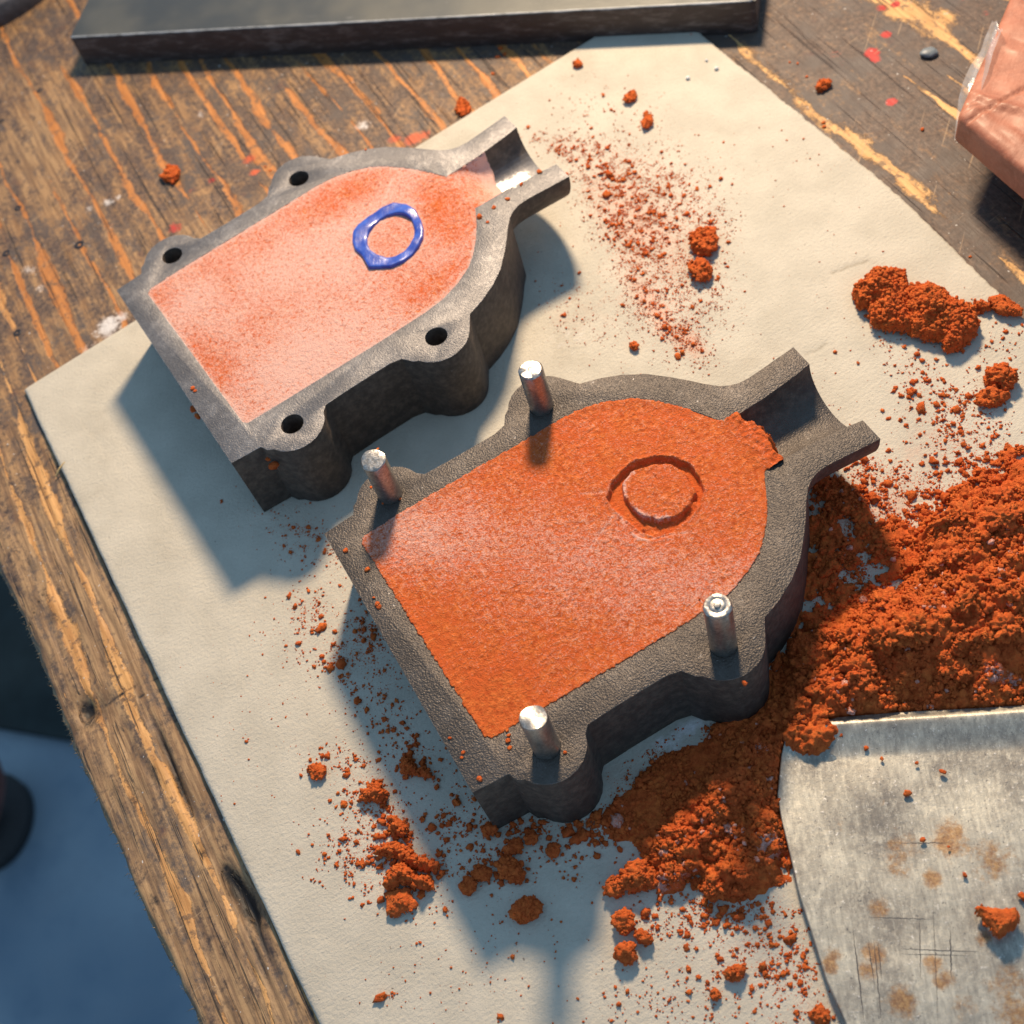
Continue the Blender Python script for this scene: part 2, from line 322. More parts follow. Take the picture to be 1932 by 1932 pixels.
# ------------------------------------------------------------------ workbench top
GX = np.array([math.cos(math.radians(-61.5)), math.sin(math.radians(-61.5))]); GP = np.array([-GX[1], GX[0]])
BZ = -1.6
def pq(u, v): w = P(u, v, BZ); return w @ GP, w @ GX
def blob(A, B, a, b, ra, rb): return np.exp(-(((A - a) / ra) ** 2 + ((B - b) / rb) ** 2))
def build_bench():
    q = np.arange(-640, 60, 1.3); eq = np.array([-640, -420, -350, -300, -267, -241, -200, -177, -160, -121, 0, 60])
    ep = np.array([-100, -99, -97, -95.5, -93.6, -91.6, -91.2, -89.6, -88.9, -86.3, -80, -78])
    edge = np.interp(q, eq, ep) + .7 * fbm(q / 16, q * 0, seed=3, oct=5, gain=.6) + .12 * noise(q / 2, q * 0, seed=5)
    edge = np.where(q > -300, edge, np.interp(q, eq, ep))
    step = np.r_[np.arange(0, 60, .55), np.arange(60, 420, 1.0)]
    Pm = edge[:, None] + step[None, :]; Q = np.repeat(q[:, None], len(step), 1)
    # grain stripes: p, half width, q from, q to, gold
    ST = [(-97, 2, -640, 60, 0), (-88, 1.5, -640, -330, 0), (-82, 1.3, -330, 60, .6), (-72.5, 1.5, -640, 60, .7), (-62, 1.2, -640, 60, .5), (-54, 1.4, -640, 60, 0), (-45, 2.4, -460, 60, 0), (-42, 1.2, -640, -470, 0),
          (-30, 1.3, -420, 60, 0), (-20, 1.7, -640, 60, 0), (-6, 1.4, -480, 60, 0), (8.5, 1.5, -640, 60, 0), (21, 1.6, -640, 60, 0), (32, 1.2, -640, 60, 0),
          (38, 1.4, -640, 60, 0), (46.5, 1.5, -640, 60, 0), (58, 1.4, -640, 60, 0), (67, .8, -640, 60, 0), (76, 1.6, -640, 60, 0), (91, 1.7, -640, 60, 0),
          (104.5, 1.4, -640, 60, 0), (115, 1.1, -640, 60, 0), (128, 1.4, -640, 60, .2), (137, 1.3, -640, 60, .2), (150, 1.5, -640, -300, .3),
          (189.5, 3.3, -322, -205, 1), (191, 4.0, -195, -100, 1), (219, 1.3, -270, -215, 1), (237, 6, -330, -235, 1), (243, 3, -480, -330, 1), (226, 3.0, -262, -225, 1), (262, 3, -640, 0, 1), (281, 4, -640, 0, 1)]
    late = np.zeros_like(Pm) - 1; gold = np.zeros_like(Pm)
    for i, (p0, w, qa, qb, g) in enumerate(ST):
        sway = 2.6 * noise(Q / 70, 0 * Q, seed=40 + (i // 4)) + .9 * noise(Q / 17, 0 * Q, seed=90 + i) + .35 * noise(Q / 5, 0 * Q, seed=190 + i)
        w_ = w * (.92 + .75 * noise(Q / 22, 0 * Q, seed=140 + i) + .3 * noise(Q / 7, 0 * Q, seed=240 + i)) * 1.3
        w_ = np.maximum(w_, .18 * w); w_ = w_ * sstep(qa - 2, qa + 14, Q) * (1 - sstep(qb - 14, qb + 2, Q)) + .01
        f = 1 - np.abs(Pm - p0 - sway) / w_
        gold = np.where(f > late, g, gold); late = np.maximum(late, f)
    front = sstep(-330, -270, Q) * (1 - sstep(-62, -40, Pm))
    gold = np.maximum(gold, .6 * front)
    late = late - .75 * np.maximum(0, fbm(Pm / 9, Q / 34, seed=55, oct=3) + .05); late = np.clip(late, -.6, 1)
    wear = .10 + front * .40 + .35 * blob(Pm, Q, -30, -440, 30, 40) + .45 * blob(Pm, Q, 5, -345, 16, 14)+ .25 * blob(Pm, Q, -25, -350, 30, 20) - .38 * sstep(140, 165, Pm)
    red = np.zeros_like(Pm); white = np.zeros_like(Pm); dark = np.zeros_like(Pm); sand = np.zeros_like(Pm)
    for u, v, r, a in ((1665, 15, 3, .8), (2045 - 230, 0, 2, .6), (1690, 8, 2.2, 1), (1672, 65, 2.4, 1.0), (1645, 100, 3.2, 1.1), (1652, 112, 2.2, 1), (1682, 192, 2.4, 1.1), (1575, 100, 5, .55), (1590, 118, 5, .5), (1640, 140, 3, .5), (330, 430, 5, .7), (400, 340, 2.4, .8),
                       (255, 385, 4, .5), (300, 405, 4, .4), (205, 425, 4, .5), (930, 140, 2.0, .6), (560, 180, 3, .4), (815, 170, 4, .45), (1860, 25, 3, .6)):
        p, k = pq(u, v); red = np.maximum(red, a * blob(Pm, Q, p, k, r, r))
    for u, v, r, a in ((205, 383, 2.6, 1.1), (225, 372, 2, .8), (170, 393, 2.5, .8), (205, 615, 5.5, 1.3), (230, 600, 3.5, 1.0), (165, 660, 5, .8), (55, 510, 3, .8), (75, 545, 2.4, .8), (380, 215, 3, .8), (690, 235, 4, .9), (835, 178, 3, .7), (1625, 495, 2.5, .55), (1650, 400, 2.6, .4), (1440, 318, 2.4, .5)):
        p, k = pq(u, v); white = np.maximum(white, a * blob(Pm, Q, p, k, r, r))
    for u, v, r, a in ((745, 262, 4, .8), (780, 262, 5, .9), (800, 255, 4, .8), (470, 300, 4, .8), (480, 325, 3, .9), (360, 360, 3, .6)):
        p, k = pq(u, v); sand = np.maximum(sand, a * blob(Pm, Q, p, k, r, r * .8))
    zd = np.zeros_like(Pm)
    for u, v, rp, rq, a, dz in ((158, 1333, 2.2, 2.8, 1.2, 2), (168, 1345, 5, 5, .8, 1.5), (135, 1375, 4, 6, .6, .7), (225, 1540, 2.0, 10, .55, .7), (300, 1400, 1.2, 6, .8, .8), (318, 1430, .9, 12, .9, 1), (335, 1480, .9, 14, .9, 1), (350, 1510, 1, 8, .8, .6),
                        (505, 1650, 1.8, 4, 1.1, 1.4), (520, 1672, 2.6, 4, 1.2, 1.8), (540, 1700, 3.0, 5, 1.2, 1.8), (556, 1725, 2, 4, 1.1, 1.4), (566, 1762, .8, 9, 1.2, 1), (562, 1800, .8, 10, 1.0, .9), (558, 1840, .6, 8, .8, .6), (380, 1610, 1.5, 2, .8, .6), (470, 1735, 1.8, 5, .7, .6),
                        (95, 1165, 2.5, 4, .6, .4), (255, 1500, 3, 5, .45, .3), (290, 1460, 1.6, 6, .7, .6)):
        u = u - (0 if v < 1600 else 78 * sstep(1600, 1640, v) if u > 500 else 0)
        p, k = pq(u, v); g_ = blob(Pm, Q, p, k, rp, rq); dark = np.maximum(dark, a * g_); zd = zd - dz * g_
    # two saw cuts across the grain
    for (u0, v0), (u1, v1), wd in (((150, 1345), (300, 1272), .7), ((240, 1320), (345, 1285), .5), ((45, 1190), (85, 1105), .5)):
        a, b = np.array(pq(u0, v0)), np.array(pq(u1, v1)); e = b - a
        t = np.clip(((Pm - a[0]) * e[0] + (Q - a[1]) * e[1]) / (e @ e), 0, 1)
        d = np.hypot(Pm - a[0] - t * e[0] + .5 * noise(t * 14, t * 0, seed=8), Q - a[1] - t * e[1])
        g_ = np.exp(-(d / wd) ** 2); dark = np.maximum(dark, .85 * g_); zd = zd - .5 * g_
    dark = np.maximum(dark, front * sstep(.15, .6, fbm(Pm / 1.6, Q / 7, seed=66, oct=4)) * .62)
    late = late + .22 * front * (late > -.3)
    z = BZ + .25 * np.clip(late, 0, 1) * front + zd + front * (.35 * fbm(Pm / 1.3, Q / 14, seed=11, oct=4) + .8 * fbm(Pm / 9, Q / 30, seed=12, oct=3) * 1) - front * .4
    z = z - .45 * (step[None, :] < .01) - 1.2 * np.exp(-step[None, :] / 1.1)
    X = Pm * GP[0] + Q * GX[0]; Y = Pm * GP[1] + Q * GX[1]
    V = np.stack([X, Y, z], -1)
    ny, nx = X.shape; Fc = grid(nx, ny)
    # front face of the bench going down from the ragged edge
    rows = []; zz = (-5, -14, -42)
    base = len(V.reshape(-1, 3)); vs = [V.reshape(-1, 3)]; prev = np.arange(ny) * nx
    att = {k: a.reshape(-1) for k, a in dict(late=late, gold=gold, wear=wear, red=red, white=white, dark=dark, sand=sand).items()}
    Fs = [Fc]
    for z_ in zz:
        pe = Pm[:, 0] - .5 + .5 * noise(q / 3, q * 0 + z_, seed=21)
        vs.append(np.stack([pe * GP[0] + q * GX[0], pe * GP[1] + q * GX[1], np.full(ny, z_)], -1))
        cur = base + np.arange(ny); base += ny
        Fs.append(np.stack([prev[:-1], prev[1:], cur[1:], cur[:-1]], -1)); prev = cur
        for k in att: att[k] = np.r_[att[k], np.full(ny, .6 if k == 'wear' else 0.)]
    me = mesh_np('board', np.concatenate(vs), Fs, att)
    root = empty('workbench', (0, 150, BZ))
    tag(root, 'scarred wooden workbench top with orange grain stripes and dark grime', 'workbench')
    o = link('board', me, MW); o.parent = root; o.location = (0, -.150, -BZ * MM)
    V, T = [], []; rg = np.random.default_rng(8)
    for qq in rg.uniform(-300, -100, 420):
        p_ = np.interp(qq, q, edge) + rg.uniform(-.1, .5); L_ = rg.uniform(.5, 2.0) * rg.random(); an = rg.uniform(-.9, .9); w_ = .07 + .08 * rg.random(); z_ = BZ - rg.uniform(.1, 2.2)
        A_ = np.array([p_, qq]); D_ = np.array([-math.cos(an), math.sin(an)]) * L_
        for k_, (pp_, zz_) in enumerate(((A_ + [0, w_], z_), (A_ - [0, w_], z_), (A_, z_ - w_ * 2), (A_ + D_, z_ + rg.uniform(-.3, .4)))): V.append((pp_[0] * GP[0] + pp_[1] * GX[0], pp_[0] * GP[1] + pp_[1] * GX[1], zz_))
        k = len(V) - 4; T += [[k, k + 1, k + 3], [k + 1, k + 2, k + 3], [k + 2, k, k + 3]]
    o = link('edge_splinters', mesh_np('edge_splinters', V, [np.array(T)]), simple('raw_fibre', (.26, .19, .11), .8, .6)); o.parent = root; o.location = (0, -.150, -BZ * MM); o['kind'] = 'stuff'
    mn = simple('dark_nail', (.035, .032, .035), .45, .6, Metallic=.5)
    for u, v, r in ((75, 171, 1.25), (34, 393, 1.35), (150, 462, 1.9), (12, 478, 1.5), (3, 228, 1.2), (33, 628, 1.5)):
        w = P(u, v, BZ); a = np.linspace(0, 2 * math.pi, 17)[:-1]
        prof = [(1.0, 0), (.93, .12), (.6, .10), (.35, -.05)]
        Vv = [(math.cos(t) * r * k, math.sin(t) * r * k, h) for k, h in prof for t in a] + [(0, 0, -.1)]
        Ff = [[j * 16 + i, j * 16 + (i + 1) % 16, (j + 1) * 16 + (i + 1) % 16, (j + 1) * 16 + i] for j in range(3) for i in range(16)]
        Tt = [[48 + i, 48 + (i + 1) % 16, 64] for i in range(16)]
        n = link('nail_head', mesh_np('nail_head', Vv, [np.array(Ff), np.array(Tt)]), mn); n.parent = root
        n.location = (w[0] * MM, (w[1] - 150) * MM, 0.00006)
build_bench()

# ------------------------------------------------------------------ spilled sand: where it lies (photo measured, on the card plane)
# u, v, radius u, radius v, angle, density, crumb size mm
SP = [(1060, 275, 60, 20, 20, .8, .42), (1130, 320, 70, 40, 30, .8, .42), (1190, 400, 80, 60, 40, .8, .38), (1210, 470, 100, 60, 60, .6, .33), (1230, 560, 90, 45, 60, .7, .30), (1290, 640, 60, 25, 50, .8, .40),
      (1290, 360, 70, 50, 30, .6, .33), (1340, 440, 45, 40, 80, .7, .38), (1320, 560, 60, 70, 0, .55, .28), (1180, 340, 110, 50, 35, .5, .33), (1240, 430, 90, 60, 60, .5, .3), (1110, 180, 60, 50, 0, .10, .4), (1230, 230, 20, 40, 0, .1, .5), (1200, 330, 120, 100, 30, .25, .28),
      (1700, 690, 60, 25, 40, .35, .5), (1735, 720, 35, 40, 10, .6, .65), (1800, 745, 40, 20, 20, .5, .6), (1760, 790, 60, 40, 30, .4, .5), (1850, 780, 60, 70, 0, .45, .5), (1820, 850, 90, 45, 20, .75, .6), (1870, 900, 60, 40, 0, .9, .8), (1680, 650, 50, 20, 20, .2, .4),
      (1640, 890, 60, 25, 20, .8, .38), (1700, 930, 100, 40, 30, .9, .42), (1760, 940, 60, 40, 0, .8, .5), (1700, 990, 100, 50, 30, .9, .45), (1600, 940, 60, 50, 20, .5, .4), (1900, 640, 40, 30, 0, .3, .5), (1620, 1050, 70, 90, 40, .9, .4), (1580, 1150, 70, 70, 40, 1.0, .45),
      (580, 1155, 35, 40, 0, .7, .5), (600, 1240, 45, 40, 0, .35, .5), (700, 1190, 60, 50, 40, .8, .42), (660, 1250, 60, 50, 30, .4, .4), (590, 1030, 60, 60, 0, .3, .33), (560, 1000, 90, 40, 30, .28, .3), (640, 1060, 40, 60, 0, .25, .35), (550, 1190, 60, 40, 0, .2, .35),
      (720, 1290, 60, 70, 60, .35, .42), (760, 1400, 70, 40, 40, .5, .55), (780, 1450, 30, 18, 0, .8, .7), (600, 1455, 20, 15, 0, .9, .7), (650, 1440, 60, 30, 10, .6, .5), (700, 1500, 45, 40, 40, .9, .6), (745, 1560, 35, 40, 50, .9, .7), (670, 1560, 60, 50, 0, .4, .5), (640, 1620, 50, 50, 0, .45, .5),
      (740, 1620, 60, 35, 20, .9, .7), (790, 1640, 50, 30, 10, .9, .7), (700, 1680, 40, 30, 0, .55, .6), (850, 1570, 80, 60, 0, .28, .6), (880, 1500, 60, 60, 0, .2, .5), (930, 1590, 60, 50, 0, .25, .7), (870, 1640, 60, 20, 0, .4, .6), (1000, 1570, 90, 25, 0, .5, .8), (960, 1640, 50, 25, 0, .4, .7), (1080, 1600, 60, 60, 0, .18, .6),
      (1020, 1540, 60, 20, 0, .5, .7), (1120, 1560, 60, 30, 20, .8, .8), (840, 1860, 120, 60, 0, .05, .4), (950, 1780, 90, 80, 0, .04, .4), (740, 1880, 40, 20, 0, .15, .5), (1240, 1740, 40, 50, 0, .25, .6), (1300, 1740, 90, 60, 20, .32, .5), (1420, 1760, 90, 60, 20, .42, .5), (1490, 1820, 70, 80, 30, .42, .5), (1330, 1860, 120, 70, 0, .22, .45),
      (1490, 1900, 70, 60, 0, .35, .55), (1400, 1720, 90, 25, 0, .5, .5), (1200, 1900, 160, 60, 0, .06, .4), (1200, 1480, 70, 30, -30, .5, .35), (1250, 1420, 70, 25, -30, .4, .3), (1350, 1370, 40, 20, -20, .7, .4), (1600, 730, 200, 120, 0, .02, .4), (1500, 300, 200, 200, 45, .012, .4), (900, 1400, 300, 300, 0, .02, .35), (500, 1330, 120, 120, 0, .03, .3),
      (1140, 600, 120, 60, 20, .12, .25), (1080, 560, 60, 60, 0, .10, .25), (1790, 640, 100, 60, 0, .06, .5), (1900, 560, 60, 60, 0, .05, .5), (820, 1720, 60, 60, 0, .06, .5), (450, 1450, 100, 100, 0, .015, .4)]
rng = np.random.default_rng(11)

# ------------------------------------------------------------------ cardboard sheet
CARD = [(-216.4, 258.0), (-30.7, 380.6), (1.9, 374.4), (54.7, 287.4), (79.2, 237.2), (220, -6), (130, -95), (30, -170)]
def build_card():
    o0 = np.array([-216.4, 258.0]); ax = np.array([.8345, .551]); ax /= np.linalg.norm(ax)
    ex = np.array([.5, -.866]); ex /= np.linalg.norm(ex)
    s = np.arange(0, 2.0001, .008)
    nu, nv = 300, 420
    U_, V_ = np.meshgrid(np.linspace(0, 1, nu), np.linspace(0, 1, nv))
    # rows run along the sheet; each row goes from the left edge to the right edge
    tL = V_ * 430
    L0 = o0; R0 = np.array([-30.7, 380.6]); 
    XL = L0[0] + ex[0] * tL; YL = L0[1] + ex[1] * tL
    # right side: outline through the corner cut, then parallel to the left side
    rp = np.array([(-30.7, 380.6), (1.9, 374.4), (28, 331.5), (54.7, 287.4), (79.2, 237.2), (194, 36), (250, -60)])
    seg = np.r_[0, np.cumsum(np.hypot(*np.diff(rp, axis=0).T))]; k = V_ * 430
    wob = .35 * fbm(k / 4, 0 * k, seed=71, oct=4) + .25 * noise(k / 1.1, k * 0, seed=72)
    XR = np.interp(k, seg, rp[:, 0]) + wob * .866; YR = np.interp(k, seg, rp[:, 1]) + wob * .5
    wl = .18 * fbm(k / 6, 0 * k, seed=73, oct=3)
    X = (XL + wl * .8) * (1 - U_) + XR * U_; Y = (YL + wl * .5) * (1 - U_) + YR * U_
    Z = .10 * fbm(X / 40, Y / 40, seed=7, oct=2) - .35 * np.exp(-np.minimum(U_, 1 - U_) * 223 / .5)
    # dust fields
    dust = np.zeros_like(X)
    for u, v, ru, rv, a, dn, sz in SP:
        c = P(u, v); e1 = (P(u + ru * math.cos(math.radians(a)), v + ru * math.sin(math.radians(a))) - c); e2 = (P(u - rv * math.sin(math.radians(a)), v + rv * math.cos(math.radians(a))) - c)
        M = np.linalg.inv(np.stack([e1, e2], 1)); D = np.stack([X - c[0], Y - c[1]], -1) @ M.T
        dust += dn * .55 * np.exp(-(D ** 2).sum(-1) * .7)
    smear = np.zeros_like(X); chalk = np.zeros_like(X)
    def add(F_, L_):
        for u, v, ru, rv, a, am in L_:
            c = P(u, v); e1 = (P(u + ru * math.cos(math.radians(a)), v + ru * math.sin(math.radians(a))) - c); e2 = (P(u - rv * math.sin(math.radians(a)), v + rv * math.cos(math.radians(a))) - c)
            M = np.linalg.inv(np.stack([e1, e2], 1)); D = np.stack([X - c[0], Y - c[1]], -1) @ M.T
            F_ += am * np.exp(-(D ** 2).sum(-1))
    add(smear, [(1160, 360, 130, 60, 35, .3), (1220, 470, 120, 80, 60, .32), (1100, 600, 120, 60, 0, .22), (1330, 480, 50, 60, 0, .25), (640, 1200, 80, 60, 0, .12), (720, 1560, 90, 80, 0, .15), (1760, 850, 120, 90, 0, .35), (1400, 1760, 150, 60, 10, .2), (1240, 590, 90, 26, 50, .5), (1310, 650, 40, 20, 40, .6), (1180, 1460, 90, 40, -30, .35), (1600, 1000, 90, 90, 40, .5), (1700, 950, 90, 40, 20, .3), (1190, 420, 90, 60, 40, .12), (1380, 1900, 60, 60, 0, .1)])
    add(chalk, [(1230, 520, 60, 40, 50, .45), (1270, 470, 50, 30, 50, .25), (1270, 1400, 60, 35, -20, .75), (1320, 1360, 40, 20, -20, .6), (1670, 1110, 30, 20, 0, .9), (1590, 1090, 40, 16, -20, .6), (1390, 1720, 160, 40, 10, .2), (1100, 620, 60, 40, 0, .25), (1740, 910, 60, 30, 0, .3), (1140, 380, 60, 30, 30, .3), (1060, 640, 70, 40, 0, .4), (1000, 700, 40, 30, 0, .4), (1200, 300, 60, 30, 30, .2)])
    crease = np.zeros_like(X)
    for pl, am in (([(1570, 515), (1600, 503), (1640, 490)], .8), ([(1520, 668), (1540, 660), (1560, 648)], .7), ([(330, 1110), (420, 1190), (470, 1300)], .25), ([(1480, 250), (1560, 330), (1590, 420)], .3), ([(600, 1760), (700, 1800), (820, 1790)], .3), ([(160, 800), (240, 900)], .25)):
        for (u0, v0), (u1, v1) in zip(pl[:-1], pl[1:]):
            a_, b_ = P(u0, v0), P(u1, v1); e_ = b_ - a_; t_ = np.clip(((X - a_[0]) * e_[0] + (Y - a_[1]) * e_[1]) / (e_ @ e_), 0, 1)
            crease = np.maximum(crease, am * np.exp(-(np.hypot(X - a_[0] - t_ * e_[0], Y - a_[1] - t_ * e_[1]) / .8) ** 2))
    Z = Z - .25 * crease
    top = np.stack([X, Y, Z], -1).reshape(-1, 3); Fs = [grid(nu, nv)]
    i = np.arange(nu * nv).reshape(nv, nu); ring = np.r_[i[0, :], i[1:, -1], i[-1, ::-1][1:], i[::-1, 0][1:-1]]
    low = top[ring] * [1, 1, 0] + [0, 0, BZ + .05]; mid = top[ring] * [1, 1, 0] + [0, 0, -.45]
    n0 = len(top); nr = len(ring); a1 = n0 + np.arange(nr); a2 = a1 + nr
    r = lambda a: np.roll(a, -1)
    Fs += [np.stack([ring, a1, r(a1), r(ring)], -1), np.stack([a1, a2, r(a2), r(a1)], -1)]
    z1 = np.zeros(nr)
    me = mesh_np('cardboard_sheet', np.concatenate([top, mid, low]), Fs, dict(dust=np.r_[dust.ravel(), z1, z1], smear=np.r_[smear.ravel(), z1, z1], chalk=np.r_[chalk.ravel(), z1, z1], crease=np.r_[crease.ravel(), z1, z1], edge=np.r_[0 * dust.ravel(), z1 + 1, z1 + 1]))
    tag(link('cardboard_sheet', me, MC), 'large grey cardboard sheet lying on the workbench under the flasks and sand', 'cardboard')
build_card()

# ------------------------------------------------------------------ casting flasks
HT = 25.0
HOLES = [(22.3, 41.2), (-22.6, 41.0), (22.6, -41.6), (-22.9, -40.4)]
PR = 3.15
def arc(cx, cy, r, a0, a1, n): return [(cx + r * math.cos(math.radians(a)), cy + r * math.sin(math.radians(a))) for a in np.linspace(a0, a1, n)]
def outline():
    up = [(-42, 40.6), (-33.2, 41.2), (-32.2, 43.5)] + arc(-22.8, 40.4, 8.9, 153, 30, 10) + [(-14.2, 42.6), (-12.6, 41.0), (-4, 40.8), (8, 40.9), (11.4, 41.8), (13.2, 44.6)]
    up += arc(22.8, 41.2, 9.3, 152, 30, 10) + [(32.4, 43.4), (33.8, 41.3), (39, 39.5), (44, 37.0), (49.1, 33.4), (53.2, 29.0), (56.5, 25.1), (59, 21.8), (61.6, 18.9)]
    dn = [(x, -y) for x, y in up][::-1]
    return up + dn
def cavity():
    up = [(-34.9, 32.2), (-33.6, 33.5), (-20, 34.1), (0, 34.1), (18, 34.2), (25, 34.3), (30.5, 33.7), (36.7, 31.7), (41.6, 29.0), (45.2, 25.8), (49.0, 21.0), (52, 16.6), (54.2, 12.8), (56.3, 9.0)]
    dn = [(56.0, -8.8), (53, -14.2), (49.6, -19.2), (46, -23.4), (42.4, -26.6), (37.2, -29.4), (31, -31.4), (25, -32.1), (10, -32.3), (-20, -31.9), (-32.4, -31.6), (-33.4, -30.4)]
    return up + dn
CAV = cavity()
def prism(poly, z0, z1):
    n = len(poly); V = [(x, y, z0) for x, y in poly] + [(x, y, z1) for x, y in poly]
    me = bpy.data.meshes.new('prism')
    me.from_pydata([(a * MM, b * MM, c * MM) for a, b, c in V], [], [list(range(n)), list(range(2 * n - 1, n - 1, -1))] + [[i, n + i, n + (i + 1) % n, (i + 1) % n] for i in range(n)])
    return fixn(me)
def fixn(me):
    import bmesh
    bm = bmesh.new(); bm.from_mesh(me); bmesh.ops.recalc_face_normals(bm, faces=bm.faces); bm.to_mesh(me); bm.free(); return me
def loft(secs):                       # closed solid from rings of equal length
    n = len(secs[0]); V = [v for s in secs for v in s]; Fc = [list(range(n))[::-1], [(len(secs) - 1) * n + i for i in range(n)]]
    for j in range(len(secs) - 1): Fc += [[j * n + i, j * n + (i + 1) % n, (j + 1) * n + (i + 1) % n, (j + 1) * n + i] for i in range(n)]
    me = bpy.data.meshes.new('loft'); me.from_pydata([(a * MM, b * MM, c * MM) for a, b, c in V], [], Fc); return fixn(me)
def tmp(me): o = bpy.data.objects.new('tmp', me); scene.collection.objects.link(o); return o
def build_frame_mesh():
    body = tmp(prism(outline(), .05, HT))
    xs = [52, 56, 59, 61.6, 63.6, 66, 69, 74, 83.2]; ws = [24, 21, 20.5, 18.9, 17.5, 16.6, 16.4, 16.8, 17.6]
    secs = []
    for x, w in zip(xs, ws):
        dp = 16.0
        secs.append([(x, w * math.cos(t), HT - dp * math.sin(t) ** .9 if 0 < t < math.pi else HT) for t in np.linspace(0, math.pi, 25)])
    spout = tmp(loft(secs))
    cuts = [tmp(prism(CAV, -5, HT + 5))]
    cs = []
    for x, r in ((50, 8.2), (58, 8.6), (68, 8.9), (78, 9.9), (86, 11.2)):
        cs.append([(x, r * math.cos(t), HT + .0 - r * 1.0 * math.sin(t)) for t in np.linspace(0, math.pi, 25)] + [(x, -r, HT + 4), (x, r, HT + 4)])
    cuts.append(tmp(loft(cs)))
    for x, y in HOLES: cuts.append(tmp(prism(arc(x, y, PR + .05, 0, 348.75, 32), -5, HT + 5)))
    def mod(o, op, solver='EXACT'):
        md = body.modifiers.new('b', 'BOOLEAN'); md.operation = op; md.object = o; md.solver = solver
    mod(spout, 'UNION')
    for c in cuts: mod(c, 'DIFFERENCE')
    bv = body.modifiers.new('bev', 'BEVEL'); bv.width = .35 * MM; bv.segments = 2; bv.limit_method = 'ANGLE'; bv.angle_limit = math.radians(38)
    dg = bpy.context.evaluated_depsgraph_get(); me = bpy.data.meshes.new_from_object(body.evaluated_get(dg))
    for o in [body, spout] + cuts: bpy.data.objects.remove(o)
    me.name = 'flask_frame'
    for p in me.polygons: p.use_smooth = True
    me.set_sharp_from_angle(angle=math.radians(32))
    return me
FRAME = build_frame_mesh()
def dowel(kind, r=PR, h=16.2):
    # turned pin, standing in the hole; different end faces
    prof = {0: [(0, -.12), (.16, -.12), (.2, .0), (.86, 0), (1, -.55)], 1: [(0, 0), (.5, .05), (.9, -.05), (1, -.35)], 2: [(0, .5), (.2, .42), (.26, 0), (.5, 0), (.55, -.12), (.62, 0), (.88, 0), (1, -.5)], 3: [(0, .1), (.45, .05), (.92, 0), (1, -.45)]}[kind]
    rings = [(r * k, h + z) for k, z in prof[1:]] + [(r * .995, h * .6), (r * 1.0, h * .3), (r, -8)]
    n = 28; a = np.arange(n) * 2 * math.pi / n
    V = [(0, 0, h + prof[0][1])] + [(k * math.cos(t), k * math.sin(t), z + (.25 * math.sin(3 * t) * (k / r > .9) * (z > h - 1) + (.3 * math.cos(t) if kind in (1, 3) and z > h - 1 else 0))) for k, z in rings for t in a]
    Ft = [[0, 1 + i, 1 + (i + 1) % n] for i in range(n)]
    Fq = [[1 + j * n + i, 1 + (j + 1) * n + i, 1 + (j + 1) * n + (i + 1) % n, 1 + j * n + (i + 1) % n] for j in range(len(rings) - 1) for i in range(n)]
    me = mesh_np('dowel_pin', V, [np.array(Ft), np.array(Fq)]); me.set_sharp_from_angle(angle=math.radians(40)); return me
FB = dict(o=(-47.4, 161.6), a=math.radians(29.0)); FA = dict(o=(-118.2, 258.8), a=math.radians(32.9))
def build_flasks():
    ra = empty('casting_flask', (*FA['o'], 0), FA['a']); ma = FRAME.copy()
    tag(ra, 'grey iron flask half with four empty bolt holes, farther from the camera, dusted white', 'casting flask', 'iron flask halves on the cardboard')
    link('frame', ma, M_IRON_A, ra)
    rb = empty('casting_flask', (*FB['o'], 0), FB['a'])
    tag(rb, 'dark iron flask half with four upright steel pins, nearest the camera', 'casting flask', 'iron flask halves on the cardboard')
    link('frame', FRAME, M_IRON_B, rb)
    for i, (x, y) in enumerate(HOLES):
        h = (15.4, 15.6, 18.6, 16.0)[i]
        link('dowel_pin', dowel((0, 1, 2, 3)[i], h=h), M_PIN, rb, (x, y, HT), rz=i * 1.3)
build_flasks()

# ------------------------------------------------------------------ packed sand in the flasks
GO = [(21.0, 4.5), (21.4, 7.3), (24.5, 10.0), (28.5, 11.9), (33.1, 12.2), (37.4, 10.8), (41.0, 7.6), (42.8, 4.0), (43.1, -.7), (41.7, -4.8), (38.2, -8.1), (33.6, -9.6), (29.2, -10.2), (25.2, -8.6), (23.0, -4.5), (22.2, 0)]
GI = [(24.7, 1.7), (25.2, 5.6), (26.8, 8.6), (30.2, 10.2), (36.0, 9.0), (39.2, 6.2), (40.8, 1.5), (39.8, -4.1), (36.5, -6.5), (32.5, -7.2), (28.4, -5.6), (25.8, -2.2)]
RO = [(39.0, 10.0), (35.0, 10.9), (30.7, 11.1), (26.8, 10.2), (24.2, 8.6), (22.2, 5.6), (21.3, 2.4), (21.6, -1.2), (20.9, -6.7), (23.6, -9.0), (25.9, -10.9), (29.5, -11.6), (33.0, -11.2), (36.0, -9.8), (38.5, -7.8), (40.3, -5.0), (41.5, -1.6), (42.3, 2.7), (41.5, 7.0)]
RI = [(37.4, 6.3), (35.2, 7.4), (32.6, 7.7), (30.0, 7.0), (27.8, 5.8), (26.0, 4.2), (24.8, 1.9), (24.2, -1.2), (24.8, -4.4), (26.4, -7.2), (28.8, -8.4), (31.6, -8.8), (34.2, -8.0), (36.4, -6.5), (38.1, -4.2), (39.2, -1.6), (39.8, 1.0), (39.2, 3.8), (38.4, 5.2)]
def cone_r(x): return np.interp(x, (50, 58, 68, 78, 86), (8.2, 8.6, 8.9, 9.9, 11.2))
